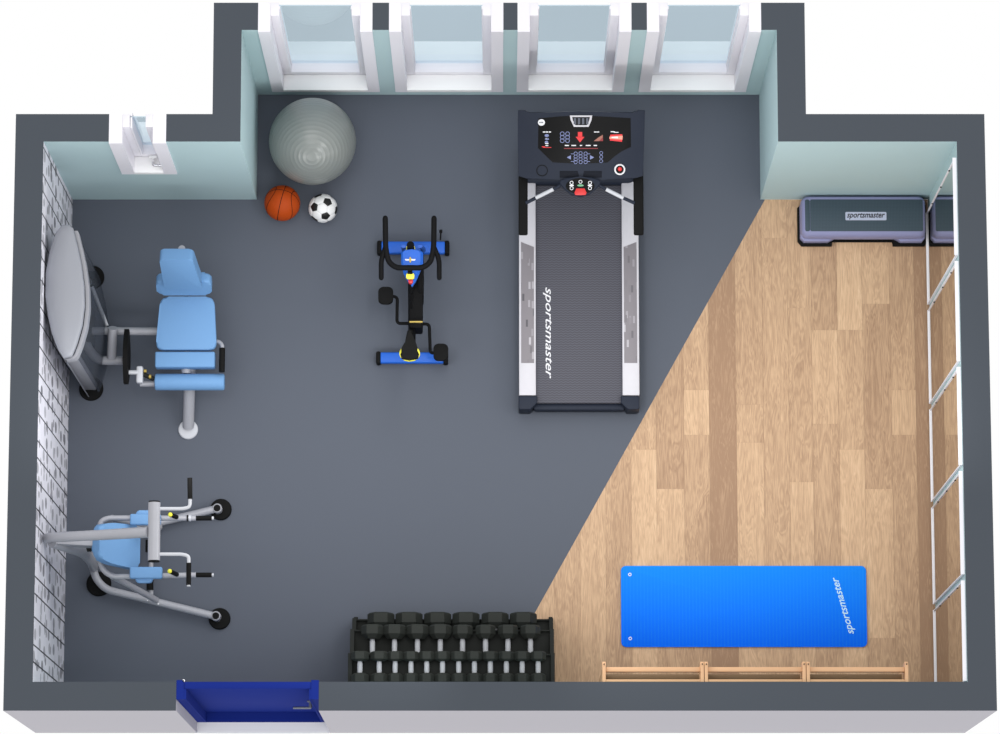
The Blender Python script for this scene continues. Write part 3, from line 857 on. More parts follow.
patch(M_ink_b, [[(l[0]-.012, l[1]), (l[0]+.018, l[1]+.016), (l[0]+.018, l[1]-.016)], [(r_[0]+.012, r_[1]), (r_[0]-.018, r_[1]-.016), (r_[0]-.018, r_[1]+.016)],
    cr(l[0]+.030, l[1]+.026, .012, .002), cr(l[0]+.030, l[1]-.030, .012, .002), cr(r_[0]-.030, l[1]+.026, .012, .002), cr(r_[0]-.030, l[1]-.030, .012, .002)])
c = (0.1140,0.3543); patch(M_ink_w, [cr(c[0]-.008, c[1], .010, .0035), cr(c[0]+.012, c[1], .008, .0035)])
patch(M_ink_br, [[(0.0940,0.2874), (0.1620,0.2874), (0.1600,0.3334), (0.1320,0.3167)]])
patch(M_ink_dr, [[(0.1330,0.2874), (0.1620,0.2874), (0.1600,0.3167)]], h=.0038)
c = (0.2460,0.3543); patch(M_ink_w, [cr(c[0]-.012, c[1]+.002, .016, .0035), cr(c[0]+.012, c[1]-.003, .018, .003)])
patch(M_ink_r, [[(0.2120,0.2916), (0.3020,0.2822), (0.3030,0.3376), (0.2150,0.3345)]])
patch(M_ink_p, [[(0.2090,0.3042), (0.3050,0.2979), (0.3060,0.3272), (0.2090,0.3199)]], h=.0038)
patch(M_ink_w, [[(0.2240,0.3115), (0.2720,0.3073), (0.2720,0.3209), (0.2240,0.3188)]], h=.0042)
# trays, cup ring, safety button
for pts in ([(-0.1560,0.0669), (-0.0250,0.0669), (-0.0100,0.0178), (-0.1560,0.0178)], [(0.0120,0.0178), (0.0230,0.0669), (0.1540,0.0669), (0.1540,0.0178)]):
    bm = new(); cpoly(bm, pts, -.002, .0022, bev=.001); obj('tray', bm, mat('tray_navy', (28,31,40), .6, spec=.1, k=.8) if 'tray_navy' not in MATS else MATS['tray_navy'], cs)
bm = new()
for q in ringp((-0.2860,0.0700), .042, .005, 28): cpoly(bm, q, -.001, .003)
obj('cup_ring', bm, M_black, cs, smooth=False)
bx, by = (0.2860,0.0784)
bm = new(); add_lathe(bm, [(.0, 0), (.041, 0), (.041, .014), (.037, .018), (.031, .018), (.030, .006), (0, .006)], 28, MC @ T(bx, by, 0)); bt = obj('safety_button', bm, M_ink_w, tm)
bm = new(); add_lathe(bm, [(.028, .006), (.028, .012), (.0, .013)], 24, MC @ T(bx, by, 0)); obj('button_well', bm, M_cons, bt)
bm = new(); add_lathe(bm, [(.0155, .012), (.0155, .022), (.010, .028), (0, .03)], 20, MC @ T(bx, by+.004, 0)); obj('red_button', bm, M_red, bt)
# hand-sensor bars and the speed pod
ZB = .99
pod = [(0.441,3.783,0.990), (0.493,3.802,0.990), (0.589,3.809,0.990), (0.685,3.802,0.990), (0.736,3.783,0.990), (0.740,3.757,0.990), (0.706,3.715,0.990), (0.655,3.674,0.990), (0.588,3.659,0.990), (0.522,3.674,0.990), (0.471,3.715,0.990), (0.438,3.757,0.990)]
bm = new(); add_prism(bm, [p[:2] for p in pod], .985, 1.03, bev=.012, seg=3); po = obj('speed_pod', bm, M_navy, tm)
c = (0.589,3.735,1.030); bm = new(); add_prism(bm, ellipse(c[0], c[1], .106, .060, 32), 1.0295, 1.0325, bev=.001); ps = obj('pod_display', bm, M_cons, tm)
bm = new(); add_prism(bm, [(0.553,3.667,1.030)[:2], (0.629,3.667,1.030)[:2], (0.636,3.684,1.030)[:2], (0.621,3.717,1.030)[:2], (0.561,3.717,1.030)[:2], (0.546,3.684,1.030)[:2]], 1.031, 1.038, bev=.002); obj('stop_button', bm, M_red, ps, label='red stop button')
bm = new()
for px, py in ((0.526,3.760,1.030)[:2], (0.526,3.719,1.030)[:2], (0.661,3.760,1.030)[:2], (0.661,3.719,1.030)[:2], (0.591,3.767,1.030)[:2]):
    for q in ringp((px, py), .014, .0045, 12): add_prism(bm, q, 1.0320, 1.0335)
for px, py in ((0.526,3.740,1.030)[:2], (0.661,3.740,1.030)[:2]): add_prism(bm, ellipse(px, py, .017, .0065, 10), 1.0320, 1.0335)
obj('printed_mark', bm, M_ink_w, ps, smooth=False)
c = (0.591,3.740,1.030); bm = new(); add_prism(bm, ellipse(c[0], c[1], .024, .008, 12), 1.0320, 1.0336); obj('printed_mark', bm, M_ink_g, ps, smooth=False)
for L_ in (((0.191,3.630,0.930), (0.263,3.664,0.950), (0.392,3.723,0.980), (0.463,3.760,0.990)), ((0.991,3.630,0.930), (0.908,3.664,0.950), (0.780,3.723,0.980), (0.714,3.760,0.990))):
    bm = new(); add_tube(bm, [L_[0], L_[1]], .013); add_tube(bm, [L_[2], L_[3]], .012); hb = obj('sensor_bar', bm, M_navy, tm)
    bm = new(); add_tube(bm, [L_[1], L_[2]], .0145, seg=16); obj('sensor_grip', bm, M_tubel, hb, label='silver hand sensor')

# ------------------------------------------------------------------ spin bike
sb = thing('spin_bike', 'blue and black indoor cycling bike in the middle of the grey floor', 'exercise bike', (-.662, 3.05, 0))
def stab(y0, y1, x0, x1, z0, z1):
    ym_ = (y0+y1)/2
    bm = new(); add_box(bm, x0+.028, x1-.028, y0, y1, z0, z1, bev=.014, seg=3); s_ = obj('stabiliser', bm, M_bike, sb, label='blue floor bar')
    for a, b in ((x0, x0+.036), (x1-.036, x1)):
        bm = new(); add_box(bm, a, b, y0-.006, y1+.006, 0, z1+.006, bev=.014, seg=3); obj('end_cap', bm, M_black, s_)
stab(2.578, 2.662, -0.936, -0.393, .03, .095)
stab(3.421, 3.515, -0.933, -0.385, .03, .095)
BXc = -.662
# frame: low spine, chain guard, flywheel
bm = new()
add_tube(bm, [(BXc, 2.66, .09), (BXc, 2.80, .30), (BXc, 3.05, .36), (BXc, 3.30, .62), (BXc, 3.33, .86)], .028, fil=.1)
add_tube(bm, [(BXc, 2.80, .30), (BXc, 2.66, .62), (BXc, 2.64, .70)], .024, fil=.05)
add_tube(bm, [(BXc, 2.80, .28), (BXc, 3.1, .16), (BXc, 3.46, .09)], .024, fil=.1)
obj('frame', bm, M_blacks, sb)
gx = BXc+.055
bm = new()
prof = [(2.78, .20), (2.84, .16), (3.1, .22), (3.30, .20), (3.38, .28), (3.34, .40), (3.20, .44), (3.0, .40), (2.80, .36)]
bb = bmesh.new(); add_prism(bb, prof, -.052, .046, bev=.012)
bmesh.ops.transform(bb, matrix=Matrix(((0, 0, 1, gx-.02), (1, 0, 0, 0), (0, 1, 0, 0), (0, 0, 0, 1))), verts=bb.verts[:]); merge(bm, bb)
obj('chain_guard', bm, M_blacks, sb)
bm = new(); add_lathe(bm, [(0, -.02), (.05, -.022), (.18, -.012), (.195, -.018), (.2, 0), (.195, .018), (.18, .012), (.05, .022), (0, .02)], 48, T(gx+.012, 3.19, .27) @ R(90, 'Y'))
obj('flywheel', bm, M_blacks, sb)
bm = new(); add_box(bm, -0.677, -0.580, 2.827, 2.838, .405, .425); obj('gold_trim', bm, M_gold, sb)
# blue fork cover
bm = new()
fk = [(-0.730,3.268,0.900), (-0.708,3.286,0.900), (-0.650,3.294,0.900), (-0.591,3.286,0.900), (-0.568,3.268,0.900), (-0.568,3.192,0.900), (-0.590,3.125,0.900), (-0.623,3.050,0.900), (-0.648,3.012,0.900), (-0.674,3.042,0.900), (-0.711,3.110,0.900), (-0.730,3.192,0.900)]
loft(bm, [[(BXc+(p[0]-BXc)*.7, 3.24+(p[1]-3.24)*.75, .58) for p in fk], [(p[0], p[1], .84) for p in fk], [(p[0], p[1], .88) for p in fk], [(BXc+(p[0]-BXc)*.8, 3.24+(p[1]-3.24)*.88, .895) for p in fk]])
fkc = obj('fork_cover', bm, M_bike, sb, label='blue fork cover')
bm = new()
for x in (-0.723, -0.581): add_tube(bm, [(x, 3.44, .09), (x, 3.40, .40), (x-(x-BXc)*.15, 3.33, .80)], .012, fil=.1, flat=(1, 1.6))
obj('fork_leg', bm, M_bike, sb)
bm = new()
c = (-0.662,3.209,0.900)
add_prism(bm, [(c[0]-.034, c[1]-.006), (c[0]+.034, c[1]-.006), (c[0]+.040, c[1]+.006), (c[0]-.040, c[1]+.006)], .890, .899)
obj('wing_emblem', bm, M_ink_w, fkc, smooth=False, label='white emblem')
bm = new(); add_prism(bm, ellipse(c[0], c[1], .008, .022, 14), .890, .901); obj('gold_emblem', bm, M_gold, fkc)
bm = new(); add_tube(bm, [(BXc+.01, 3.420, .12), (BXc+.01, 3.420, .30)], .030); pv = obj('pivot', bm, M_bike, sb)
bm = new(); c2 = (-0.674,3.416,0.310); add_prism(bm, ellipse(c2[0], c2[1], .034, .036, 18), .30, .308)
obj('pivot_ring', bm, M_yel, pv, label='yellow ring')
bm = new(); add_prism(bm, ellipse(c2[0], c2[1]-.002, .022, .024, 14), .3075, .312); obj('pivot_badge', bm, M_ink_g, pv)
bm = new(); add_prism(bm, ellipse(c2[0], c2[1]+.004, .010, .010, 12), .3115, .316); obj('pivot_screw', bm, M_red, pv)
# handlebar
ZH = 1.04
bm = new()
add_tube(bm, [(-0.843,3.486,1.060), (-0.840,3.267,1.050), (-0.818,3.164,1.040), (-0.763,3.121,1.040), (-0.664,3.121,1.040), (-0.565,3.121,1.040), (-0.509,3.164,1.040), (-0.487,3.267,1.050), (-0.485,3.486,1.060)], .0205, fil=.05)
add_tube(bm, [(-0.838,3.283,1.045), (-0.863,3.211,1.030), (-0.872,3.166,1.030), (-0.871,3.051,1.030)], .0185, fil=.04)
add_tube(bm, [(-0.489,3.283,1.045), (-0.457,3.211,1.030), (-0.447,3.166,1.030), (-0.446,3.051,1.030)], .0185, fil=.04)
for p in ((-0.843,3.490,1.060), (-0.485,3.490,1.060), (-0.871,3.048,1.030), (-0.446,3.048,1.030)): bmesh.ops.create_uvsphere(bm, u_segments=12, v_segments=8, radius=.0185, matrix=T(*p))
hbr = obj('handlebar', bm, M_blacks, sb)
bm = new(); add_tube(bm, [(BXc, 3.122-.005, .88), (-0.664,3.122,1.030)], .018); obj('handlebar_post', bm, M_blacks, sb)
bm = new(); c = (-0.660,3.071,1.000); add_prism(bm, round_rect(c[0]-.03, c[0]+.03, c[1]-.022, c[1]+.022, .012), .96, .985, bev=.006); kn = obj('tension_knob', bm, M_yel, sb, label='yellow tension knob')
bm = new(); c = (-0.661,3.095,1.000); add_box(bm, c[0]-.018, c[0]+.018, c[1]-.01, c[1]+.008, .97, .995, bev=.003); obj('knob_grip', bm, M_black, kn)
bm = new(); c = (-0.658,3.044,0.950); add_prism(bm, ellipse(c[0], c[1], .018, .022, 16), .90, .94, bev=.005); obj('knob_button', bm, M_red, kn)
bm = new(); add_tube(bm, [(c[0]-.002, c[1]-.0, .90), (-0.659,2.900,0.620)], .011); add_tube(bm, [(-0.656,2.983,0.780), (-0.657,2.949,0.720)], .017)
obj('brake_rod', bm, M_blacks, sb)
# cranks and pedals
bm = new()
add_tube(bm, [(-0.675,2.839,0.320), (-0.774,2.839,0.320), (-0.770,3.033,0.360), (-0.825,3.041,0.360)], .0120, fil=.03)
add_tube(bm, [(-0.601,2.835,0.320), (-0.531,2.835,0.320), (-0.524,2.625,0.260), (-0.481,2.625,0.260)], .0120, fil=.03)
cr_ = obj('crank', bm, M_blacks, sb)
for (x0, x1, y0, y1, z) in ((-0.913, -0.801, 2.977, 3.108, .345), (-0.500, -0.389, 2.564, 2.693, .245)):
    bm = new(); add_prism(bm, round_rect(x0, x1, y0, y1, .035), z, z+.035, bev=.010, seg=3); obj('pedal', bm, M_black, sb)
# saddle
ZS = .84
def sad(pts, z): return [(-3.844,5.426,0.000)] if False else pts
SP = [(-0.684,2.687,0.840), (-0.666,2.702,0.840), (-0.644,2.687,0.840), (-0.635,2.604,0.840), (-0.619,2.552,0.840), (-0.596,2.515,0.840), (-0.604,2.481,0.840), (-0.666,2.470,0.840), (-0.725,2.481,0.840), (-0.733,2.515,0.840), (-0.714,2.552,0.840), (-0.700,2.604,0.840)]
bm = new(); add_prism(bm, [p[:2] for p in SP], .80, .845, bev=.014, seg=4); sd = obj('saddle', bm, M_black, sb)
bm = new(); c = (-0.666,2.526,0.800); add_prism(bm, ellipse(c[0], c[1], .077, .060, 32), .785, .806, bev=.006); obj('saddle_rim', bm, M_yel, sd, label='yellow rim')
bm = new(); add_tube(bm, [(BXc, 2.65, .6), (BXc, 2.61, .79)], .02); obj('seat_post', bm, M_blacks, sb)
bm = new(); add_tube(bm, [(-0.452,3.523,0.100), (-0.449,3.588,0.140)], .006); add_tube(bm, [(-0.449,3.571,0.130), (-0.449,3.592,0.140)], .012); obj('leveller', bm, M_black, sb)

# ------------------------------------------------------------------ leg extension machine
le = thing('leg_extension_machine', 'grey leg extension machine with blue pads and a large oval weight tower shroud', 'gym machine', (-2.7, 2.8, 0))
# tower footprint lens, 1.55 m high
ZT = 1.76
lens = [(-3.086,3.297,1.760)[:2], (-3.056,3.268,1.760)[:2], (-3.022,3.137,1.760)[:2], (-2.995,3.020,1.760)[:2], (-2.970,2.853,1.760)[:2], (-2.964,2.707,1.760)[:2], (-2.979,2.562,1.760)[:2], (-3.016,2.425,1.760)[:2], (-3.050,2.338,1.760)[:2], (-3.110,2.327,1.760)[:2], (-3.147,2.382,1.760)[:2], (-3.196,2.505,1.760)[:2], (-3.227,2.635,1.760)[:2], (-3.247,2.773,1.760)[:2], (-3.248,2.947,1.760)[:2], (-3.218,3.122,1.760)[:2], (-3.178,3.239,1.760)[:2], (-3.136,3.290,1.760)[:2]]
lc = (sum(p[0] for p in lens)/len(lens), sum(p[1] for p in lens)/len(lens))
def scl(k, z): return [(lc[0]+(p[0]-lc[0])*k, lc[1]+(p[1]-lc[1])*(1-(1-k)*.6), z) for p in lens]
bm = new(); loft(bm, [scl(.97, ZT-.06), scl(1, ZT-.045), scl(1, ZT-.012), scl(.95, ZT+.003), scl(.8, ZT+.012), scl(.5, ZT+.020), scl(.15, ZT+.023)])
obj('tower_cap', bm, M_shroud, le, ang=50)
# grey rim on the room side just under the cap, then the smoked guard down to the floor
east = [p for p in lens[0:10]]
def band(bm, pts, z0, z1, o0, o1, th=.008):
    n = len(pts)
    def off(p, o): return (p[0]+o, p[1])
    A = [bm.verts.new((*off(p, o0), z0)) for p in pts]; B = [bm.verts.new((*off(p, o1), z1)) for p in pts]
    A2 = [bm.verts.new((p[0]+o0-th, p[1], z0)) for p in pts]; B2 = [bm.verts.new((p[0]+o1-th, p[1], z1)) for p in pts]
    for i in range(n-1):
        bm.faces.new((A[i], A[i+1], B[i+1], B[i])); bm.faces.new((A2[i], B2[i], B2[i+1], A2[i+1]))
        bm.faces.new((B[i], B[i+1], B2[i+1], B2[i])); bm.faces.new((A[i], A2[i], A2[i+1], A[i+1]))
    bm.faces.new((A[0], B[0], B2[0], A2[0])); bm.faces.new((A[-1], A2[-1], B2[-1], B[-1]))
sm = fillet([(p[0], p[1], 0) for p in east], .03, 4); sm = [(p.x, p.y) for p in sm]
bm = new(); band(bm, [(p[0]-.004, p[1]) for p in sm[3:]], ZT-.20, ZT-.09, .030, .030, th=.026); obj('tower_rim', bm, M_tube, le)
bm = new(); band(bm, [(p[0], p[1]) for p in sm[1:] if p[1] > lens[8][1]+.02], .03, ZT-.12, .012, .012, th=.006); obj('smoked_guard', bm, M_smoke, le, label='dark see-through guard')
west = [lens[0]]+lens[:8:-1]; west = [(p[0]+.01, p[1]) for p in reversed(west)]
bm = new(); band(bm, [(p[0]+.012, p[1]) for p in lens[9:]+[lens[0]]], .04, ZT-.05, .0, .0, th=.008); obj('rear_cover', bm, M_shroud, le)
for (x, y) in ((-3.088, 2.393), (-3.095, 3.250)):
    bm = new(); add_lathe(bm, [(0, 0), (.088, 0), (.092, .012), (.085, .026), (.0, .028)], 32, T(x, y, 0)); obj('foot_pad', bm, M_black, le)
    if y < 3: bm = new(); add_box(bm, x-.052, x+.045, y-.012, y+.05, .02, ZT-.05, bev=.016, seg=3); obj('tower_post', bm, M_tube, le)
    else: bm = new(); add_tube(bm, [(x-.02, y-.04, .02), (x-.02, y-.04, ZT-.06)], .02, seg=16); obj('tower_post', bm, M_tube, le)
# weight stack and guide rods inside the tower
bm = new()
for k in range(14): add_box(bm, -3.15, -3.06, 2.70, 2.96, .06+k*.036, .092+k*.036, bev=.003)
obj('weight_stack', bm, M_iron, le)
for y in (2.76, 2.90):
    bm = new(); add_tube(bm, [(-3.105, y, .04), (-3.105, y, ZT-.06)], .009); obj('guide_rod', bm, M_chrome, le)
# frame between the tower and the seat
bm = new(); add_tube(bm, [(-3.122,2.884,0.300), (-3.103,2.678,0.300), (-3.019,2.561,0.300), (-2.802,2.561,0.300)], .034, fil=.06); obj('frame_tube', bm, M_tube, le)
bm = new(); add_tube(bm, [(-2.889,2.779,0.460), (-2.908,2.576,0.320)], .036); obj('frame_tube', bm, M_tube, le)
bm = new(); add_tube(bm, [(-3.066,3.121,0.300), (-2.948,2.823,0.300)], .014); obj('brace', bm, M_tubel, le)
bm = new(); add_tube(bm, [(-3.057,2.780,0.330), (-2.510,2.776,0.330)], .030); obj('frame_tube', bm, M_tube, le)
bm = new(); add_tube(bm, [(-2.831,2.561,0.300), (-2.794,2.561,0.300)], .034); obj('frame_collar', bm, M_tube, le)
# cam plate
bm = new()
y0, y1 = 2.352, 2.764
n_ = 14; prof = []
for i in range(n_+1):
    t = i/n_; prof.append((y0+(y1-y0)*t, .50+.10*math.sin(PI*t)))
for i in range(n_, -1, -1):
    t = i/n_; prof.append((y0+(y1-y0)*t, .46-.12*math.sin(PI*t)))
bb = bmesh.new(); add_prism(bb, prof, -.018, .018, bev=.003)
bmesh.ops.transform(bb, matrix=Matrix(((0, 0, 1, -2.781), (1, 0, 0, 0), (0, 1, 0, 0), (0, 0, 0, 1))), verts=bb.verts[:]); merge(bm, bb)
obj('cam_plate', bm, M_black, le)
bm = new(); add_tube(bm, [(-2.792,2.443,0.460), (-2.695,2.443,0.460)], .017); obj('axle', bm, M_tubel, le)
bm = new(); a = (-2.709,2.363,0.460); b_ = (-2.659,2.491,0.460); add_box(bm, a[0], b_[0], a[1], b_[1], .40, .475, bev=.014, seg=3); obj('counterweight', bm, M_tubel, le)
bm = new(); add_tube(bm, [(-2.653,2.457,0.440), (-2.634,2.457,0.440)], .012); add_tube(bm, [(-2.615,2.415,0.440), (-2.598,2.415,0.440)], .015); obj('adjuster_pin', bm, M_gold, le)
bm = new(); add_tube(bm, [(-2.684,2.445,0.420), (-2.579,2.400,0.420)], .018); obj('adjuster', bm, M_iron, le)
bm = new(); add_tube(bm, [(-2.688,2.374,0.360), (-2.554,2.374,0.360)], .022); obj('roller_arm', bm, M_tube, le)
# seat, pads, roller
def pad_prism(pts, z0, z1, bev=.015): 
    bm = new(); add_prism(bm, pts, z0, z1, bev=bev, seg=4); return bm
bm = new()
q = [(-2.533,3.010,0.500)[:2], (-2.134,3.010,0.500)[:2], (-2.110,2.609,0.500)[:2], (-2.566,2.609,0.500)[:2]]
def rpoly(pts, r, n=5):
    out = []
    for i in range(len(pts)):
        a, b, c = Vector((*pts[i-1], 0)), Vector((*pts[i], 0)), Vector((*pts[(i+1) % len(pts)], 0))
        p1 = b+(a-b).normalized()*r; p2 = b+(c-b).normalized()*r
        for j in range(n+1):
            t = j/n; v = (1-t)**2*p1+2*t*(1-t)*b+t*t*p2; out.append((v.x, v.y))
    return out
add_prism(bm, rpoly(q, .06), .43, .50, bev=.016, seg=4); obj('seat', bm, M_pad, le, label='blue seat pad')
bm = new(); x0, y0, _ = (-2.569,2.478,0.480); x1, y1, _ = (-2.124,2.597,0.480); add_box(bm, x0, x1, y0, y1, .37, .485, bev=.012, seg=3)
obj('knee_pad', bm, M_pad, le)
bm = new(); a = (-2.573,2.380,0.400); b_ = (-2.055,2.380,0.400); add_tube(bm, [a, b_], .062, seg=28); bmesh.ops.bevel(bm, geom=[e for e in bm.edges if len(e.link_faces) == 2 and any(len(f.verts) > 4 for f in e.link_faces)], offset=.012, segments=3, profile=.5, affect='EDGES'); obj('leg_roller', bm, M_pad, le, label='blue leg roller')
# backrest: lower lumbar pad and upper trapezoid pad, reclined to the back
Mb = T(-2.350, 3.030, .56) @ R(66, 'X')
bm = new(); add_prism(bm, rpoly([(-.205, -.04), (.205, -.04), (.205, .14), (-.205, .14)], .05), -.085, .0, bev=.020, seg=4, M=Mb); obj('lumbar_pad', bm, M_pad, le)
Mb2 = T(-2.35, 3.082, .66) @ R(66, 'X')
bm = new(); add_prism(bm, rpoly([(-.140, -.02), (.142, -.02), (.092, .36), (-.152, .36)], .03), -.055, .045, bev=.008, seg=4, M=Mb2); obj('back_pad', bm, M_pad, le, label='tapered blue back pad')
bm = new(); add_tube(bm, [(-2.345, 3.02, .40), (-2.345, 3.20, .55), (-2.345, 3.29, .92)], .026, fil=.1); obj('back_post', bm, M_tube, le)
bm = new(); add_tube(bm, [(-2.345, 2.45, .37), (-2.345, 3.03, .39)], .036); add_tube(bm, [(-2.36, 2.75, .33), (-2.36, 2.95, .02)], .03); obj('seat_beam', bm, M_tube, le)
bm = new(); add_lathe(bm, [(0, 0), (.07, 0), (.07, .016), (0, .018)], 24, T(-2.36, 2.95, 0)); obj('foot_plate', bm, M_tubel, le)
bm = new(); add_tube(bm, [(-2.315,2.615,0.360), (-2.319,2.498,0.330), (-2.350,2.099,0.030)], .043, seg=18, fil=.03); obj('front_leg', bm, M_tube, le)
bm = new(); add_lathe(bm, [(0, 0), (.074, 0), (.074, .012), (.068, .018), (0, .020)], 28, T(-2.352, 2.083, 0)); obj('foot_plate', bm, M_tubel, le)
bm = new(); add_tube(bm, [(-2.165,2.687,0.420), (-2.097,2.680,0.440), (-2.070,2.650,0.460), (-2.069,2.610,0.470)], .015, fil=.02); hr = obj('side_handle', bm, M_tube, le)
bm = new(); add_tube(bm, [(-2.070,2.625,0.470), (-2.071,2.444,0.470)], .0225); obj('grip', bm, M_black, hr, label='black grip')

# ------------------------------------------------------------------ power tower
pt = thing('power_tower', 'grey pull-up and dip tower with blue back pad, against the birch wall', 'gym machine', (-2.6, 1.06, 0))
AY = 1.062
def disc(x, y, r=.082):
    bm = new(); add_lathe(bm, [(0, 0), (r, 0), (r*1.02, .014), (r*.94, .03), (r*.4, .034), (0, .034)], 32, T(x, y, 0)); obj('foot_pad', bm, M_black, pt)
disc(-3.005, .912, .092); disc(-3.005, 2*AY-.912, .092); disc(-2.098, .650, .080); disc(-2.098, 2*AY-.650, .080)
# U-shaped base
bm = new()
za = .085
half = [(-2.131,0.663,0.085), (-2.561,0.768,0.085), (-2.944,0.862,0.085), (-3.020,0.941,0.085), (-3.047,1.038,0.085)]
oth = [(p[0], 2*AY-p[1]+.008, p[2]) for p in reversed(half)]
add_tube(bm, half+oth, .0285, seg=18, fil=.10)
bs = obj('base_frame', bm, M_tube, pt)
for (x, y) in ((half[0][0]+.012, half[0][1]-.002), (oth[-1][0]+.012, oth[-1][1]+.002)):
    bm = new(); add_lathe(bm, [(.0, .02), (.036, .02), (.036, .11), (.030, .118), (0, .118)], 24, T(x, y, 0)); cp = obj('leg_socket', bm, M_tube, bs)
    bm = new(); add_lathe(bm, [(.0, .11), (.026, .11), (.026, .122), (0, .124)], 24, T(x, y, 0)); obj('end_plug', bm, M_black, bs)
bm = new(); add_tube(bm, [(-2.605,0.781,0.100), (-2.613,1.323,0.100)], .018); fb = obj('foot_bar', bm, M_tube, pt)
for p in (((-2.612,0.854,0.120), (-2.613,0.933,0.120)), ((-2.624,1.139,0.120), (-2.625,1.230,0.120))):
    bm = new(); add_tube(bm, list(p), .026); obj('foot_grip', bm, M_black, fb)
bm = new(); add_lathe(bm, [(0, 0), (.007, 0), (.006, .005), (0, .007)], 12, T(*(-2.549,0.750,0.110))); add_lathe(bm, [(0, 0), (.006, 0), (.005, .004), (0, .006)], 12, T(*(-2.630,0.777,0.110))); obj('bolt', bm, M_ink_w, bs)
# mast and overhead arm
bm = new(); add_tube(bm, [(-3.038,1.029,0.100), (-3.016,1.025,0.500), (-3.029,1.039,0.950), (-3.120,1.041,1.250), (-3.200,1.050,1.440)], .042, seg=18, fil=.15, r2=.045, flat=(1, .8)); obj('mast', bm, M_tube, pt)
bm = new(); add_tube(bm, [(-3.226,1.076,1.400), (-3.218,1.062,1.560), (-3.125,1.061,1.600), (-2.832,1.064,1.690), (-2.471,1.063,1.860)], .043, seg=22, fil=.06, r2=.049, flat=(.8, 1)); obj('overhead_arm', bm, M_tube, pt)
bm = new()
add_prism(bm, [(0, 0), (.30, -.13), (.27, -.27), (.10, -.20)], -.02, .02, bev=.006, M=T(-3.17, AY-.012, 1.46) @ R(90, 'X')); obj('gusset', bm, M_tube, pt)
a, b_ = (-2.435,1.271,1.870), (-2.432,0.860,1.870)
bm = new(); add_tube(bm, [a, b_], .043, seg=26); cb = obj('cross_bar', bm, M_tube, pt)
for s, p in ((1, a), (-1, b_)):
    bm = new(); add_lathe(bm, [(0, 0), (.040, 0), (.040, .010), (0, .012)], 24, T(*p) @ R(-90*s, 'X')); obj('end_plug', bm, M_black, cb)
# pull-up handles
bm = new(); add_tube(bm, [(-2.409,1.227,1.870), (-2.233,1.227,1.870), (-2.184,1.239,1.870), (-2.184,1.289,1.870), (-2.185,1.318,1.870)], .0125, fil=.035); h1 = obj('pull_up_handle', bm, M_tubel, pt)
bm = new(); add_tube(bm, [(-2.184,1.296,1.870), (-2.188,1.446,1.870)], .0175); obj('grip', bm, M_black, h1)
bm = new(); add_tube(bm, [(-2.404,0.905,1.870), (-2.235,0.905,1.870), (-2.188,0.892,1.870), (-2.187,0.850,1.870), (-2.187,0.821,1.870)], .0125, fil=.035); h2 = obj('pull_up_handle', bm, M_tubel, pt)
bm = new(); add_tube(bm, [(-2.187,0.843,1.870), (-2.186,0.687,1.870)], .0175); g = obj('grip', bm, M_black, h2)
bm = new(); add_tube(bm, [(-2.186,0.689,1.870), (-2.186,0.677,1.870)], .013); obj('grip_end', bm, M_tubel, h2)
# dip arms with arm pads
for s in (-1, 1):
    Z = 1.10
    def Q(px, py, z=1.10):
        pass
    bm = new()
    P0 = [(-2.896,0.959,1.100), (-2.863,0.879,1.100), (-2.800,0.839,1.100), (-2.663,0.839,1.100), (-2.195,0.850,1.100)]
    if s > 0:
        P0 = [(-2.900,1.177,1.100), (-2.887,1.242,1.100), (-2.837,1.264,1.100), (-2.670,1.264,1.100), (-2.200,1.263,1.100)]
    add_tube(bm, P0, .0195, seg=16, fil=.06)
    da = obj('dip_arm', bm, M_tube, pt)
    yl = P0[-1][1]; xe = P0[-1][0]
    bm = new(); add_tube(bm, [(xe-.03, yl, Z), (xe+.115, yl, Z)], .0175); obj('grip', bm, M_black, da, label='black dip grip')
    bm = new(); add_tube(bm, [(xe+.113, yl, Z), (xe+.128, yl, Z)], .0130); add_tube(bm, [(xe-.05, yl, Z), (xe-.035, yl, Z)], .024); obj('grip_end', bm, M_tubel, da)
    bm = new(); add_tube(bm, [(xe-.066, yl, Z), (xe-.056, yl, Z)], .024); obj('collar', bm, M_black, da)
    # upright hand peg with yellow tip
    kx, ky = (-2.323, 0.851) if s < 0 else (-2.332, 1.269)
    top = (-2.369,0.855,1.280) if s < 0 else (-2.371,1.264,1.280)
    top = (top[0], top[1], 1.28)
    bm = new(); add_tube(bm, [(kx-.005, ky, Z+.0), top], .0165); pg = obj('hand_peg', bm, M_black, pt)
    bm = new(); bmesh.ops.create_uvsphere(bm, u_segments=16, v_segments=10, radius=.0165, matrix=T(top[0], top[1], top[2]+.004)); obj('peg_tip', bm, M_yel, pg, label='yellow tip')
    # arm pad
    if s < 0: x0, y0, x1, y1 = -2.667, 0.816, -2.433, 0.901
    else: x0, y0, x1, y1 = -2.671, 1.206, -2.449, 1.286
    bm = new(); add_box(bm, x0, x1, y0, y1, 1.12, 1.175, bev=.012, seg=3); ap = obj('arm_pad', bm, M_pad, pt)
    sy = y0 if s < 0 else y1
    bm = new(); add_prism(bm, round_rect(x0+.04, x1-.07, sy-.028, sy+.028, .024), 1.10, 1.15, bev=.012, seg=3); obj('elbow_stop', bm, M_pad, ap)
    # strut from the base up to the dip arm
    lg = (-2.560,0.778,0.100) if s < 0 else (-2.546,1.330,0.100)
    up = (-2.804,0.847,1.060) if s < 0 else (-2.811,1.266,1.060)
    bm = new(); add_tube(bm, [lg, (up[0], up[1], 1.08)], .024, seg=14, flat=(1, .8)); obj('strut', bm, M_tube, pt)
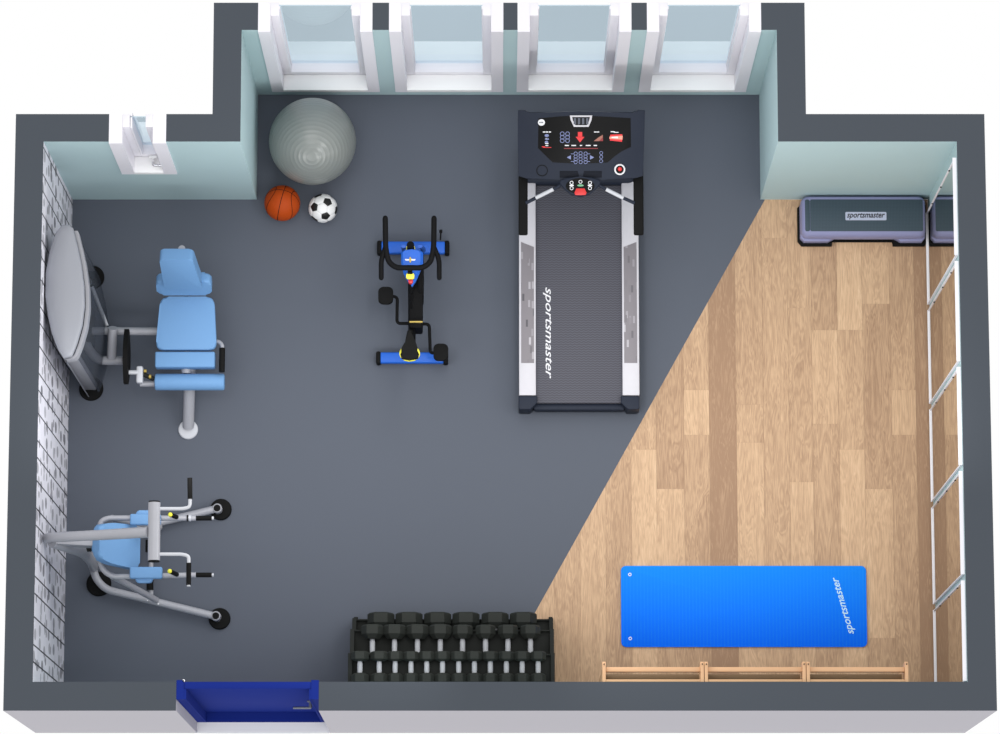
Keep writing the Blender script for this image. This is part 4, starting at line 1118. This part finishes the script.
# back pad, reclined against the mast
bm = new()
Mp = T(-2.768, AY-.002, 1.17) @ R(56, 'Y')
padq = rpoly([(-.235, -.115), (-.235, .115), (-.10, .148), (.225, .162), (.225, -.162), (-.10, -.148)], .05)
add_prism(bm, padq, -.03, .04, bev=.02, seg=4, M=Mp); obj('back_pad', bm, M_pad, pt, label='blue back pad')
bm = new(); add_tube(bm, [(-2.984,1.039,1.100), (-2.84, AY, 1.12)], .022); obj('pad_bracket', bm, M_iron, pt)

# ------------------------------------------------------------------ light, world, camera
w = bpy.data.worlds.new('World'); bpy.context.scene.world = w; w.use_nodes = True
bg = w.node_tree.nodes['Background']; bg.inputs['Color'].default_value = (1, 1, 1, 1); bg.inputs['Strength'].default_value = 1.0
sun = bpy.data.lights.new('sun', 'SUN'); sun.energy = .5; sun.angle = math.radians(35)
so = bpy.data.objects.new('sun', sun); col.objects.link(so); so.rotation_euler = (math.radians(4), math.radians(0), 0); so.location = (0, 2, 6)
def panel(x, y, dx, dy, e, L=1.1):     # unseen area lamps added to brighten the walls and floor edges
    l = bpy.data.lights.new('fill_panel', 'AREA'); l.shape = 'RECTANGLE'; l.size = L; l.size_y = .35; l.energy = e
    o = bpy.data.objects.new('fill_panel', l); col.objects.link(o); o.location = (x, y, 2.3)
    o.rotation_euler = Vector((dx, dy, -.55)).to_track_quat('-Z', 'Y').to_euler()
for x in (-2.2, 0.05, 2.3): panel(x, 1.5, 0, 1, 12)
for y in (1.0, 3.0): panel(-.4, y, -1, 0, 12); panel(.5, y, 1, 0, 10)
for x in (-1.9, 1.3): panel(x, 2.3, 0, -1, 8)
cam = bpy.data.cameras.new('camera'); co = bpy.data.objects.new('camera', cam); col.objects.link(co)
cam.sensor_width = 36; cam.sensor_fit = 'HORIZONTAL'; cam.lens = 3964.5/1000*36; cam.clip_end = 200
co.location = (-.0009, -2.5451, 29.545); co.rotation_euler = (.1712, 0, 0)
sc = bpy.context.scene; sc.camera = co
sc.view_settings.view_transform = 'Standard'; sc.view_settings.look = 'None'
sc.view_settings.exposure = 0; sc.view_settings.gamma = 1; sc.view_settings.use_curve_mapping = False
